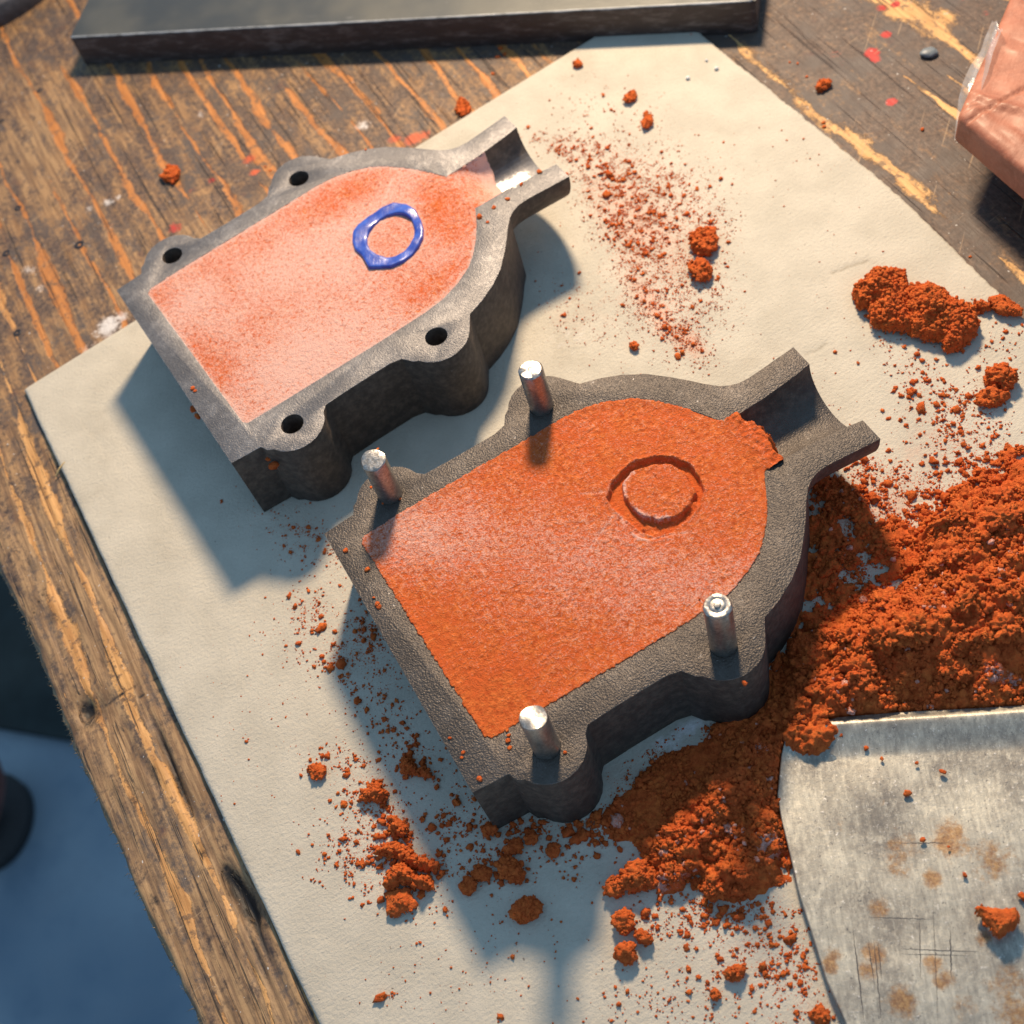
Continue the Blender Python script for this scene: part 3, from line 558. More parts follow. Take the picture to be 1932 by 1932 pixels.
def build_fill(kind):
    st = .26
    x = np.arange(-37.5, 76, st); y = np.arange(-36, 36.01, st); X, Y = np.meshgrid(x, y)
    s = 0 if kind == 'A' else 50
    d = sdist(CAV, X, Y)
    spout = (X > 53) & (np.abs(Y) < cone_r(X) + .7)
    f1 = fbm(X / .62, Y / .62, seed=1 + s, oct=2, gain=.6); f2 = fbm(X / 3.5, Y / 3.5, seed=5 + s, oct=4); f3 = fbm(X / 14, Y / 14, seed=9 + s, oct=3)
    rough = np.clip(.45 + .9 * f3, .15, 1) if kind == 'B' else np.clip(.3 + .7 * f3, .08, .7)
    Z = HT - .12 + .17 * f1 * (.5 + rough) + .05 * f2 + .05 * f3
    pits = sstep(.45, .8, fbm(X / 1.8, Y / 1.8, seed=33 + s, oct=3)); Z = Z - .35 * pits * rough
    if kind == 'B':
        rag = .32 + .35 * fbm(X / .8, Y / .8, seed=77, oct=2)
        Z = Z + .28 * np.exp(-(d / 1.6) ** 2) * (d > -1.2) * (X < 52)
        Z = np.where((d < -rag) & ~spout, HT - 4, Z)
        # crumbly end in the spout
        endx = 61.3 + 3.4 * fbm(Y / 3.4, X / 5, seed=81, oct=4) + .02 * Y
        Z = Z + (.9 * sstep(54, 60, X) * (crumb(X, Y, 1.6, 84) + .5 * crumb(X, Y, 3.2, 85)) * (np.abs(Y) < 11))
        over = X - endx
        Z = np.where(over > 0, Z - np.minimum(over * 3.2 + 2 * np.abs(f1), 12), Z)
        Z = np.where((X > 53) & (np.abs(Y) > cone_r(X) + 1.0 + .8 * f2) & (d < -.3), HT - 4, Z)
        do, di = sdist(GO, X, Y) + .55 * f2 + .2 * f1, sdist(GI, X, Y) + .55 * f2 + .15 * f1
        g = sstep(-.15, .45, do) * (1 - sstep(-.35, .25, di))
        Z = Z - 1.75 * g + .22 * np.exp(-((do + .3) / .35) ** 2)
        Z = Z + .9 * g * sstep(.2, .7, fbm(X / 2.0, Y / 2.0, seed=61, oct=3)) * (Y < -2) 
        ll = blob(X, Y, 24.5, -6.5, 9, 7)
        Z = Z - .55 * sstep(-1.9 * ll - .1, -1.5 * ll + .2, do) * (1 - sstep(0, .6, do)) * ll - .12 * np.exp(-((do + 2.6 + .5 * f2) / .3) ** 2) * ll
        lip = np.exp(-((di - .4) / .5) ** 2)
        pw = .30 + .13 * f2 + .10 * f3 + .32 * np.exp(-((X * .75 + Y * .66 - 3 + 4 * f3) / 13) ** 2) + .2 * np.exp(-((X + 22) / 14) ** 2 - ((Y - 24) / 14) ** 2) + .1 * np.exp(-((X - 12) / 16) ** 2 - ((Y + 27) / 8) ** 2) - .5 * sstep(43, 53, np.hypot(X - 16, Y)) * (X > 20) - .3 * blob(X, Y, -30, -25, 12, 10) - .2 * blob(X, Y, -34, 0, 8, 20)
        pw = pw + .75 * lip * (X < 31) * sstep(-.2, .4, f2 + .35) - .25 * g + .6 * np.exp(-((do + 1.9 * ll + .25) / .45) ** 2) * (ll + .25) * sstep(-.3, .3, f2 + .1)
        # fingernail scratches by the ring
        for (x0, y0), (x1, y1) in (((20, 2), (10, -3)), ((23, -8), (33, -13)), ((17, 12), (22, 9))):
            e = np.array([x1 - x0, y1 - y0]); t = np.clip(((X - x0) * e[0] + (Y - y0) * e[1]) / (e @ e), 0, 1); dd = np.hypot(X - x0 - t * e[0], Y - y0 - t * e[1]); Z -= .10 * np.exp(-(dd / .3) ** 2); pw += .3 * np.exp(-(dd / .35) ** 2)
    else:
        Z = np.where((d < -.5) & ~spout, HT - 4, Z)
        # carved funnel: sand thins out down the spout
        floor_ = HT - np.sqrt(np.clip(cone_r(X) ** 2 - Y ** 2, 0, None))
        k = sstep(54, 73, X + .25 * Y + .8 * f2)
        carve = 7.5 * sstep(55, 71, X) * np.sqrt(np.clip(1 - (Y / (cone_r(X) * .98)) ** 2, 0, 1))
        Z = np.where(X > 53, np.maximum(Z - carve, floor_ - .6 + 0 * k), Z)
        Z = np.where(X > 68.5 + 1.2 * f2 + .20 * Y, floor_ - 1.0, Z)
        Z = np.where((X > 53) & (np.abs(Y) > cone_r(X) + .2) & (d < -.3), HT - 4, Z)
        do, di = sdist(RO, X, Y), sdist(RI, X, Y)
        Z = Z - .5 * sstep(-.1, .5, do) * (1 - sstep(-.5, .1, di))
        pw = .92 + .24 * f3 + .10 * f2 + .42 * blob(X, Y, -12, -24, 26, 12) + .28 * blob(X, Y, 5, 10, 22, 14) + .25 * blob(X, Y, -26, 22, 8, 6) - .38 * blob(X, Y, -32, -4, 8, 16) - .42 * blob(X, Y, 30, 24, 16, 7) - .35 * blob(X, Y, 47, -6, 7, 12) - .30 * blob(X, Y, -33, 27, 8, 6) - .3 * blob(X, Y, 52, 8, 7, 8) + .5 * sstep(62, 69, X) - .25 * blob(X, Y, 30, -24, 14, 4)
        pw = pw + .55 * np.exp(-((di - .1) / .55) ** 2) + .2 * np.exp(-((do + .4) / .6) ** 2) - .25 * pits + .35 * np.exp(-(d / .8) ** 2) * (X < 52)
        for (x0, y0), (x1, y1) in (((21, 2), (10, -4)), ((22, -10), (12, -14)), ((42, 8), (46, 4)), ((24, 12), (15, 20)), ((38, 14), (44, 20))):
            e = np.array([x1 - x0, y1 - y0]); t = np.clip(((X - x0) * e[0] + (Y - y0) * e[1]) / (e @ e), 0, 1); dd = np.hypot(X - x0 - t * e[0], Y - y0 - t * e[1]); Z -= .08 * np.exp(-(dd / .3) ** 2); pw += .35 * np.exp(-(dd / .35) ** 2)
    fr = FB if kind == 'B' else FA
    V = np.stack([X, Y, Z - HT], -1).reshape(-1, 3)
    Fc = grid(len(x), len(y)); zc = Z.ravel()[Fc].mean(1); Fc = Fc[zc > HT - 15]
    keep = (d.ravel() > -1.6) | spout.ravel(); Fc = Fc[keep[Fc].all(1)]
    # skirt: the packed block goes down inside the flask
    n0 = len(V); m = len(CAV); sk = np.array([(a * .985, b * .985, -.6) for a, b in CAV] + [(a * .985, b * .985, -24.9) for a, b in CAV]); i = np.arange(m)
    Fs = [Fc, np.stack([n0 + i, n0 + (i + 1) % m, n0 + m + (i + 1) % m, n0 + m + i], -1)]
    me = mesh_np('packed_sand', np.concatenate([V, sk]), Fs, dict(powder=np.r_[pw.ravel(), np.zeros(2 * m)]))
    o = link('packed_sand', me, M_FILL, None, (*fr['o'], HT), fr['a'])
    tag(o, 'bright orange packed sand with an empty ring groove, inside the pinned flask' if kind == 'B' else 'pink white-powdered packed sand around the blue ring, inside the flask with empty holes', 'packed sand', 'sand fillings of the flasks')
build_fill('A'); build_fill('B')

def build_ring():
    def dense(poly, n=160):
        p = np.array(poly + poly[:1], float); s = np.r_[0, np.cumsum(np.hypot(*np.diff(p, axis=0).T))]; t = np.linspace(0, s[-1], n + 1)[:-1]
        q = np.stack([np.interp(t, s, p[:, 0]), np.interp(t, s, p[:, 1])], 1); return q
    c = np.array([32., -.3])
    def bypolar(poly):
        q = dense(poly, 400) - c; a = np.arctan2(q[:, 1], q[:, 0]); r = np.hypot(*q.T); o = np.argsort(a); T = np.linspace(-math.pi, math.pi, 181)[:-1]
        return T, np.interp(T, a[o], r[o], period=2 * math.pi)
    T, ro = bypolar(RO); _, ri = bypolar(RI); rings = []
    prof = [(-.06, -1.4), (-.06, .25), (-.03, .42), (.02, .48), (.2, .50), (.5, .47), (.8, .50), (.98, .47), (1.03, .40), (1.06, .2), (1.06, -1.4)]
    V = []
    for k, z in prof:
        r = ri + (ro - ri) * k
        x, y = c[0] + r * np.cos(T), c[1] + r * np.sin(T)
        zz = z * 1.7 + (.45 * noise(x / 4.0, y / 4.0, seed=4) if z > 0 else 0); V.append(np.stack([x, y, zz + 0 * x], 1))
    n = len(T); i = np.arange(n); Fs = np.concatenate([np.stack([j * n + i, j * n + (i + 1) % n, (j + 1) * n + (i + 1) % n, (j + 1) * n + i], -1) for j in range(len(prof) - 1)])
    m = Mat('blue_carving_wax'); nz = m.noise(4, None, 4, .6); sc = m.noise(1.2, m.mapv((1, .3, 1), .6), 4, .7)
    col = m.mix(m.ramp(nz, .4, .62), (.010, .045, .34), (.028, .090, .46)); col = m.mix(m.math('MULTIPLY', m.ramp(sc, .58, .78), .38), col, (.34, .40, .66))
    m.set(Base_Color=col, Roughness=.34, Normal=m.bump(sc, .2, .6)); m.b.inputs['Coat Weight'].default_value = .3; m.b.inputs['Coat Roughness'].default_value = .2; m.b.inputs['Subsurface Weight'].default_value = .0
    me = mesh_np('wax_ring', np.concatenate(V), Fs); tag(link('wax_ring', me, m.m, None, (*FA['o'], HT + .0), FA['a']), 'blue hand-carved wax ring pressed into the powdered pink sand', 'wax ring')
build_ring()

# ------------------------------------------------------------------ loose sand crumbs
def crumb_cloud(C, R, sub, seed, amp=.35, freq=1.0, squash=.75, powder=None):
    """many lumpy grains in one mesh: C centres (n,3), R radii"""
    bv, bf = ico(sub); n = len(C); g = np.random.default_rng(seed)
    q = g.normal(size=(n, 4)); q /= np.linalg.norm(q, axis=1)[:, None]; w, x, y, z = q.T
    RM = np.stack([1 - 2 * (y * y + z * z), 2 * (x * y - z * w), 2 * (x * z + y * w), 2 * (x * y + z * w), 1 - 2 * (x * x + z * z), 2 * (y * z - x * w), 2 * (x * z - y * w), 2 * (y * z + x * w), 1 - 2 * (x * x + y * y)], -1).reshape(n, 3, 3)
    sc = R[:, None] * g.uniform(.65, 1.35, (n, 3))
    L = bv[None] * sc[:, None, :]
    L = np.einsum('nij,nvj->nvi', RM, L)
    off = C[:, None, :] * 3.7
    k = (1.3 * freq) / np.maximum(R, .3)[:, None, None]
    q_ = L * k + off
    d = 1 + amp * (fbm(q_[..., 0], q_[..., 1], q_[..., 2], seed=seed, oct=2 if sub < 2 else 3, gain=.65) * 1.6)
    L = L * d[..., None]; L[..., 2] *= squash
    V = (L + C[:, None, :]).reshape(-1, 3)
    Fc = (bf[None] + (np.arange(n) * len(bv))[:, None, None]).reshape(-1, 3)
    pw = np.repeat(powder if powder is not None else np.zeros(n), len(bv))
    return V, Fc, pw
def cat(parts):
    Vs, Fs, Ps, b = [], [], [], 0
    for V, Fc, p in parts: Vs.append(V); Fs.append(Fc + b); Ps.append(p); b += len(V)
    return np.concatenate(Vs), np.concatenate(Fs), np.concatenate(Ps)

# heap outline
HP = [(1722, 1012), (1765, 985), (1800, 962), (1850, 930), (1890, 905), (1960, 880), (2120, 900), (2120, 1420), (1932, 1420), (1700, 1440), (1560, 1460), (1500, 1470), (1490, 1540), (1500, 1610), (1497, 1665), (1440, 1690), (1380, 1702), (1330, 1690), (1318, 1650), (1290, 1680), (1240, 1680), (1225, 1640), (1200, 1590), (1150, 1580), (1120, 1555), (1140, 1530), (1190, 1490), (1255, 1425), (1320, 1400), (1345, 1372), (1410, 1340), (1470, 1310), (1480, 1230), (1520, 1175), (1580, 1160), (1640, 1130), (1690, 1120), (1726, 1080)]
HPW = np.array([P(*p) for p in HP])
HP2 = [(1500, 930), (1560, 900), (1640, 930), (1700, 985), (1760, 960), (1840, 900), (1900, 850), (1960, 860), (1960, 960), (1800, 1080), (1740, 1200), (1560, 1260), (1470, 1330), (1400, 1400), (1330, 1400), (1440, 1270), (1500, 1100)]
HPW2 = np.array([P(*p) for p in HP2])
BUMPS = [(1850, 1000, 11, 6), (1760, 1060, 9, 5), (1900, 1060, 10, 6), (1700, 1180, 9, 5), (1800, 1160, 10, 6), (1880, 1200, 12, 6), (1650, 1240, 9, 6), (1760, 1250, 10, 6), (1590, 1300, 7, 4), (1850, 1300, 10, 3), (1960, 1120, 14, 8), (1385, 1500, 5.5, 6.5), (1350, 1540, 5, 4.5), (1300, 1590, 5, 3), (1430, 1600, 5, 3), (1400, 1670, 5, 3.0), (1450, 1560, 4, 3), (1350, 1680, 4, 3), (1650, 1340, 6, 3), (1540, 1350, 5, 4), (1520, 1240, 6, 3.0), (1420, 1460, 6, 2.5)]
BW = [(P(u, v), r, h) for u, v, r, h in BUMPS]
def heap_h(X, Y):
    d = sdist(HPW, X, Y) + 1.6 * fbm(X / 5, Y / 5, seed=300, oct=3)
    b = sum(h * np.exp(-(((X - c[0]) ** 2 + (Y - c[1]) ** 2) / r ** 2)) for c, r, h in BW)
    smooth_ = blob(X, Y, *P(1330, 1440), 9, 9) + blob(X, Y, *P(1220, 1530), 8, 8)
    l1 = fbm(X / 6.5, Y / 6.5, seed=310, oct=3) * 1.3 + crumb(X, Y, 6.0, 311) - .45; l2 = crumb(X, Y, 2.7, 320) * 1.9 - .7; l3 = crumb(X, Y, 1.15, 330) * 1.7 - .8 + .5 * fbm(X / .6, Y / .6, seed=331, oct=2)
    k = np.clip(1 - smooth_, .15, 1)
    cr_ = blob(X, Y, *P(1530, 1388, 5), 6.5, 4.4); b = b + 3.5 * cr_
    h = sstep(-.2, 5, d) * (1.3 + b * .9) + sstep(0, 2, d) * ((1.9 * l1 + .95 * l2 + .35) * k + (.30 + .30 * k) * l3)
    d2 = sdist(HPW2, X, Y) + 3 * fbm(X / 6, Y / 6, seed=340, oct=3)
    pat = fbm(X / 3.2, Y / 3.2, seed=341, oct=4) + .18 + .25 * sstep(0, 8, d2)
    for u, v, r1, r2 in ((1610, 1090, 4.5, 2.2), (1655, 1075, 3, 1.6), (1675, 1110, 3.4, 2.6), (1600, 1000, 2, 3)): pat = pat - .9 * blob(X, Y, *P(u, v), r1, r2)
    h2 = np.clip(pat * 2.6, -1, .9) * sstep(-.5, 1.5, d2) + .55 * (crumb(X, Y, 1.3, 342) - .5) + .9 * (crumb(X, Y, 3.5, 343) - .5) * (pat > .2)
    h = np.where(d > -.3, h, -1.0)
    return np.maximum(h, np.where((d2 > 0) & (pat > 0), h2, -1.0))
# keep clear of the scraper's underside and of the flask wall
PLATE = [P(*p, 3.4) for p in ((1577, 1356), (1700, 1346), (1932, 1333), (2100, 1325), (2110, 2080), (1640, 2080), (1597, 1932), (1560, 1850), (1528, 1749), (1506, 1680), (1490, 1611), (1474, 1545), (1466, 1500), (1470, 1462), (1474, 1425), (1482, 1398), (1520, 1378))]
PLATE = np.array(PLATE)
def flask_outside(X, Y, fr, pad=0.):
    c, s = math.cos(fr['a']), math.sin(fr['a']); x, y = X - fr['o'][0], Y - fr['o'][1]
    return sdist(outline(), x * c + y * s, -x * s + y * c) < -pad
def build_heap():
    lo, hi = np.minimum(HPW.min(0), HPW2.min(0)) - 3, np.maximum(HPW.max(0), HPW2.max(0)) + 3; hi = np.minimum(hi, [84, 999]); st = .30
    X, Y = np.meshgrid(np.arange(lo[0], hi[0], st), np.arange(lo[1], hi[1], st)); Z = heap_h(X, Y)
    dp = sdist(PLATE, X, Y)
    cap = np.where((dp > 3), 1.2, np.where(dp > -2, np.clip(2.2 - dp * .5, 1.2, 3.6) + 99 * (dp < -.5), 99)) + 99 * (blob(X, Y, *P(1532, 1388, 5), 7.5, 4.6) > .45)
    Z = np.minimum(Z, cap)
    jx, jy = .42 * noise(X / .8, Y / .8, seed=350), .42 * noise(X / .8, Y / .8, seed=351)
    V = np.stack([X + jx, Y + jy, Z], -1).reshape(-1, 3); Fc = grid(X.shape[1], X.shape[0]); zz = Z.ravel()
    Fc = Fc[(zz[Fc] > -.3).all(1)]
    pw = -1.0 + 1.8 * sstep(.35, .65, fbm(X / 6, Y / 6, seed=360, oct=3)) * sstep(.1, .7, fbm(X / 1.5, Y / 1.5, seed=361, oct=2)+.3)
    for u, v, r in ((1275, 1645, 3.6), (1250, 1660, 3), (1450, 1600, 4), (1870, 1290, 3), (1910, 1305, 3.5), (1820, 1030, 2.2), (1600, 1310, 2)):
        c = P(u, v, 2); pw = np.maximum(pw, -1 + 2.4 * blob(X, Y, *c, r, r))
    pw = pw * .9 + .05
    rg = np.random.default_rng(5)
    def sample(n, r0, r1, sub, zoff):
        xy = rg.uniform(lo, hi, (n * 3, 2)); 
        cl = fbm(xy[:, 0] / 3.4, xy[:, 1] / 3.4, seed=310, oct=2) + .35 * rg.normal(size=len(xy)) * .6
        h = heap_h(xy[:, 0], xy[:, 1]); ok = (h > .05) & (cl > -.05) & (sdist(PLATE, xy[:, 0], xy[:, 1]) < -.4) & flask_outside(xy[:, 0], xy[:, 1], FB, 1.0)
        sm = blob(xy[:, 0], xy[:, 1], *P(1330, 1440), 10, 9) + blob(xy[:, 0], xy[:, 1], *P(1220, 1530), 9, 8)
        ok &= rg.random(len(xy)) > sm * .8
        xy, h = xy[ok][:n], h[ok][:n]; R = r0 + (r1 - r0) * rg.random(len(xy)) ** 2.2
        p = -1 + 1.9 * (rg.random(len(xy)) < .03)
        return crumb_cloud(np.c_[xy, h + R * zoff], R, sub, 400 + sub, .62, 1.9, .9, p)
    parts = [sample(1300, .5, 1.4, 3, .1), sample(15000, .26, .66, 2, .35)]
    lc, lr = [], []
    for c, r_, h_ in BW:
        for k in range(3):
            q = c + rg.normal(size=2) * r_ * .55
            if sdist(PLATE, q[None, 0], q[None, 1])[0] > -2.5 or not flask_outside(q[None, 0], q[None, 1], FB, 2.5)[0]: continue
            R_ = rg.uniform(1.6, 3.4) * (.6 if r_ < 6.5 else 1); lc.append((*q, float(heap_h(q[None, 0], q[None, 1])[0]) + R_ * .15)); lr.append(R_)
    parts.append(crumb_cloud(np.array(lc), np.array(lr), 5, 77, .55, 2.1, .8, np.full(len(lc), -1.)))
    cv, cf, cp = cat(parts); n0 = len(V)
    me = mesh_np('sand_heap', np.concatenate([V, cv]), [Fc, cf + n0], dict(powder=np.r_[pw.ravel(), cp]))
    o = link('sand_heap', me, M_SAND); tag(o, 'crumbly bright orange casting sand heaped beside the pinned flask and behind the metal scraper', 'sand heap', kind='stuff')
build_heap()

def build_scatter():
    Cs, Rs = [], []
    for u, v, ru, rv, a, dn, sz in SP:
        area = math.pi * ru * rv / 64.0 * 1.3; n = int(area * dn * (7.5 if v < 700 and u < 1400 else 5.0) / (sz / .45) ** 1.2); ca, sa = math.cos(math.radians(a)), math.sin(math.radians(a))
        d = rng.normal(size=(n, 2)) * [ru * .62, rv * .62]; uu = u + d[:, 0] * ca - d[:, 1] * sa; vv = v + d[:, 0] * sa + d[:, 1] * ca
        for x, y in zip(uu, vv):
            r = sz * .37 * math.exp(rng.normal() * .55); Cs.append((*P(x, y), r * .35)); Rs.append(min(r, 1.5))
    C = np.array(Cs); R = np.array(Rs); R = np.minimum(R, 1.25)
    ok = flask_outside(C[:, 0], C[:, 1], FB, .4) & flask_outside(C[:, 0], C[:, 1], FA, .4) & inside(CARD, C[:, 0], C[:, 1]) & (sdist(PLATE, C[:, 0], C[:, 1]) < 0)
    C, R = C[ok], R[ok]
    # cluster: pull some grains together
    keep = fbm(C[:, 0] / 1.5, C[:, 1] / 1.5, seed=500, oct=3) + rng.normal(size=len(C)) * .13 > -.02; C, R = C[keep], R[keep]
    big = R > .40
    parts = [crumb_cloud(C[big], R[big] * 1.05, 2, 21, .75, 1.6, .8), crumb_cloud(C[~big], R[~big], 1, 22, .6, 1, .7)]
    V, Fc, p = cat(parts)
    o = link('scattered_sand', mesh_np('scattered_sand', V, [Fc], dict(powder=p - .6)), M_SAND); tag(o, 'fine orange sand crumbs scattered over the grey cardboard', 'scattered sand', kind='stuff')
    print('scatter grains', len(C))
    # grains on the iron rims, the scraper and the wood
    L = []
    for z, pts in ((HT, ((652, 1040, .8), (693, 1075, .7), (712, 1140, .9), (716, 1146, .7), (705, 1128, .6), (905, 1470, .9), (849, 1393, .6), (871, 1430, .6), (874, 1420, .5), (958, 1398, .7), (960, 1388, .6), (957, 1378, .5), (962, 1412, .5), (1066, 1420, .5), (712, 848, .5), (755, 942, .6), (700, 920, .5), (722, 950, .5), (364, 733, .8), (368, 738, .6), (905, 410, 1.1), (932, 392, .8), (958, 376, .8), (984, 348, .7), (1018, 325, .8), (690, 283, .6), (920, 420, .6), (1405, 1290, .8), (1320, 1130, .4))),
                   (14, ((367, 772, 1.9), (373, 786, 1.4))), (19, ((508, 866, 1.9), (517, 880, 1.6), (500, 856, 1.2))),
                   (4.2, ((1713, 1497, .9), (1730, 1440, .6), (1778, 1456, .9), (1741, 1585, .7), (1664, 1432, .6), (1820, 1650, .6), (1790, 1598, .5), (1634, 1412, .6), (1930, 1693, 1.0))),
                   (BZ, ((930, 140, .9), (945, 92, 1.1), (940, 108, 1.0), (952, 103, .8), (1555, 240, 1.0), (1553, 232, .8), (1522, 145, .6), (1740, 245, .9), (1505, 120, .6), (1490, 118, .6), (500, 315, .5), (510, 322, .5), (1830, 485, .5), (1870, 614, .8), (1752, 492, .5)))):
        for u, v, r in pts: L.append((*P(u, v, z), z + r * .2, r))
    L = np.array(L); V, Fc, p = crumb_cloud(L[:, :3], L[:, 3] * .8, 2, 31, .5, 1.2, .55)
    o = link('sand_flecks', mesh_np('sand_flecks', V, [Fc], dict(powder=p - .2)), M_SAND); tag(o, 'small orange sand flecks on the flask rims, scraper and bench wood', 'sand flecks', kind='stuff')
build_scatter()

# ------------------------------------------------------------------ larger clumps, one by one
def clump(u, v, ru, rv, h, label, z=0., sub=5, seed=0, rot=0., flat=False, amp=.42):
    bv, bf = ico(sub); c = P(u, v, z + h * .4); ex = np.linalg.norm(P(u + ru, v, z) - P(u, v, z)); ey = np.linalg.norm(P(u, v + rv, z) - P(u, v, z))
    B = bv.copy(); ca, sa = math.cos(rot), math.sin(rot)
    n0 = fbm(B[:, 0] * 1.4 + seed * 7.1, B[:, 1] * 1.4, B[:, 2] * 1.4, seed=600 + seed, oct=2)
    W = B * [ex, ey, h * .55]; R = .5
    n1 = 1.5 * fbm(W[:, 0] / 1.5, W[:, 1] / 1.5, W[:, 2] / 1.5, seed=700 + seed, oct=4, gain=.7); n2 = np.abs(noise(W[:, 0] / .8, W[:, 1] / .8, W[:, 2] / .8, seed=720 + seed))
    W = W * (1 + amp * .75 * n0)[:, None] + B * ((1.0 * n1 - .35 * n2 * (0 if flat else 1)) * min(1., ex * .32))[:, None]
    W = np.stack([W[:, 0] * ca - W[:, 1] * sa, W[:, 0] * sa + W[:, 1] * ca, W[:, 2]], 1)
    if flat: W[:, 2] = np.minimum(W[:, 2], h * .28 + .12 * n1)
    W[:, 2] = np.maximum(W[:, 2] + h * .45, .02)
    gr = np.random.default_rng(950 + seed); ng = int(12 + 9 * ex * ey); pk = W[gr.integers(0, len(W), ng)]; cv, cf, _ = crumb_cloud(pk, gr.uniform(.12, .30, ng) * min(2.0, .8 + ex * .35), 2, 951, .6, 1.7, .9); nv = len(W); W = np.concatenate([W, cv])
    me = mesh_np('sand_clump', W, [bf, cf + nv], dict(powder=np.full(len(W), -.8) + (.7 if flat else 0)))
    o = link('sand_clump', me, M_SAND, None, (*c, z)); tag(o, label, 'sand clump', 'loose clumps of orange sand'); return o
def slab(poly, h, label, z=0., seed=0, flat=False, st=.24, dish=0., parts=()):
    W = np.array([P(u, v, z + h * .55) for u, v in poly]); c = W.mean(0); W = c + (W - c) * .97
    lo, hi = W.min(0) - 1.5, W.max(0) + 1.5; X, Y = np.meshgrid(np.arange(lo[0], hi[0], st), np.arange(lo[1], hi[1], st))
    d = sdist(W, X, Y) + .55 * fbm(X / 1.6, Y / 1.6, seed=800 + seed, oct=3); dm = d.max()
    dome = .55 + .45 * sstep(0, dm, d)
    for u, v, rr, am in parts: q = P(u, v, z + h * .7); dome = dome + am * blob(X, Y, *q, rr, rr)
    rel = (crumb(X, Y, 3.0, 810 + seed) - .5) * 1.5 + (crumb(X, Y, 1.3, 820 + seed) - .5) * .9 + .3 * fbm(X / .6, Y / .6, seed=830 + seed, oct=2)
    k = .22 if flat else 1.0
    Z = h * dome * np.clip(1 - (1 - np.clip((d + .15) / (h * .22), 0, 1)) ** 2.2, 0, 1) + rel * k * np.clip(d / .8, 0, 1) - dish * sstep(1.2, 3.0, d)
    Z = np.where(d > -.1, np.maximum(Z, .05), -1)
    X = X + .3 * noise(X / .8, Z / .7 + Y, seed=9); Y = Y + .3 * noise(X, Y / .8 + Z / .7, seed=10)
    G = grid(X.shape[1], X.shape[0]); G = G[(Z.ravel()[G] > -.5).all(1)]
    V = np.stack([X - c[0], Y - c[1], Z], -1).reshape(-1, 3); gr = np.random.default_rng(900 + seed)
    pick = np.unique(G.ravel()); ng = int(len(pick) * st * st * (.5 if flat else 2.4)); pk = V[gr.choice(pick, ng)]; pk = pk[pk[:, 2] > .1]
    if flat: pk = pk[d.ravel()[gr.choice(pick, len(pk))] < 9]
    cv, cf, _ = crumb_cloud(pk, gr.uniform(.22, .62, len(pk)) * (.7 if flat else 1), 2, 901, .6, 1.7, .9); nv = len(V); V = np.concatenate([V, cv])
    o = link('sand_clump', mesh_np('sand_clump', V, [G, cf + nv], dict(powder=np.full(len(V), -.7 + (.35 if flat else 0)))), M_SAND, None, (*c, z)); tag(o, label, 'sand clump', 'loose clumps of orange sand')
c3 = lambda L: [((1523 + x / 2.415) * .83168, y / 2.415 * .83168) for x, y in L]
c8 = lambda L: [((700 + x / 2.415) * .83168, (1523 + y / 2.415) * .83168) for x, y in L]
c9 = lambda L: [((1523 + x / 2.415) * .83168, (1523 + y / 2.415) * .83168) for x, y in L]
slab(c3([(980, 1560), (1050, 1520), (1110, 1465), (1280, 1458), (1300, 1500), (1300, 1540), (1330, 1600), (1330, 1700), (1340, 1810), (1180, 1790), (1090, 1760), (1075, 1670), (1010, 1660), (990, 1600)]), 6.6, 'large flat-topped orange sand lump, left half of the broken chunk near the bag', seed=1, parts=((1655, 530, 3.5, .35),))
slab(c3([(1290, 1540), (1400, 1535), (1460, 1540), (1520, 1590), (1560, 1620), (1650, 1650), (1700, 1720), (1690, 1790), (1640, 1850), (1560, 1900), (1500, 1905), (1480, 1840), (1400, 1840), (1310, 1810), (1290, 1740), (1275, 1640)]), 7.5, 'largest craggy orange sand lump, right half of the broken chunk near the bag', seed=2, parts=((1750, 570, 4, .3),))
slab(c3([(1650, 1640), (1690, 1650), (1745, 1670), (1755, 1700), (1700, 1705), (1660, 1690)]), 2.2, 'thin crumbly tail on the right of the largest craggy lump', seed=3)
slab(c9([(1655, 1287), (1700, 1278), (1800, 1284), (1890, 1282), (1918, 1340), (1905, 1395), (1850, 1440), (1800, 1468), (1750, 1425), (1690, 1345)]), 4.4, 'heart-shaped orange clump resting on the metal scraper', 5.0, seed=4, flat=True, dish=1.2)
slab(c8([(410, 1210), (480, 1180), (560, 1190), (600, 1265), (590, 1295), (470, 1345), (420, 1330), (425, 1280)]), 2.9, 'flat-topped orange chip at the bottom of the crumb trail left of the flask', seed=5, flat=True)
slab(c8([(400, 1180), (430, 1100), (480, 1050), (560, 1060), (600, 1110), (670, 1120), (680, 1170), (650, 1200), (580, 1180), (500, 1165), (430, 1205)]), 4.0, 'crumbly orange clump just above the flat chip', seed=6)
slab(c8([(350, 990), (400, 960), (470, 930), (540, 950), (600, 1010), (680, 1030), (740, 1060), (700, 1095), (600, 1090), (520, 1050), (440, 1010), (380, 1010)]), 2.8, 'crumbly orange clump half inside the flask shadow, right of the trail', seed=7)
slab(c8([(290, 640), (340, 600), (400, 620), (440, 680), (400, 720), (330, 700), (280, 720), (265, 700)]), 3.2, 'crumbly orange clump at the top of the trail by the shadow edge', seed=8)
slab(c8([(440, 790), (500, 790), (540, 850), (540, 900), (480, 900), (445, 850)]), 3.0, 'thin orange clump in the middle of the crumb trail', seed=9)
slab(c8([(500, 470), (560, 465), (600, 520), (670, 530), (685, 580), (620, 590), (560, 560), (520, 575), (505, 520)]), 1.9, 'flat cluster of crumbs in the shadow beside the flask', seed=10)
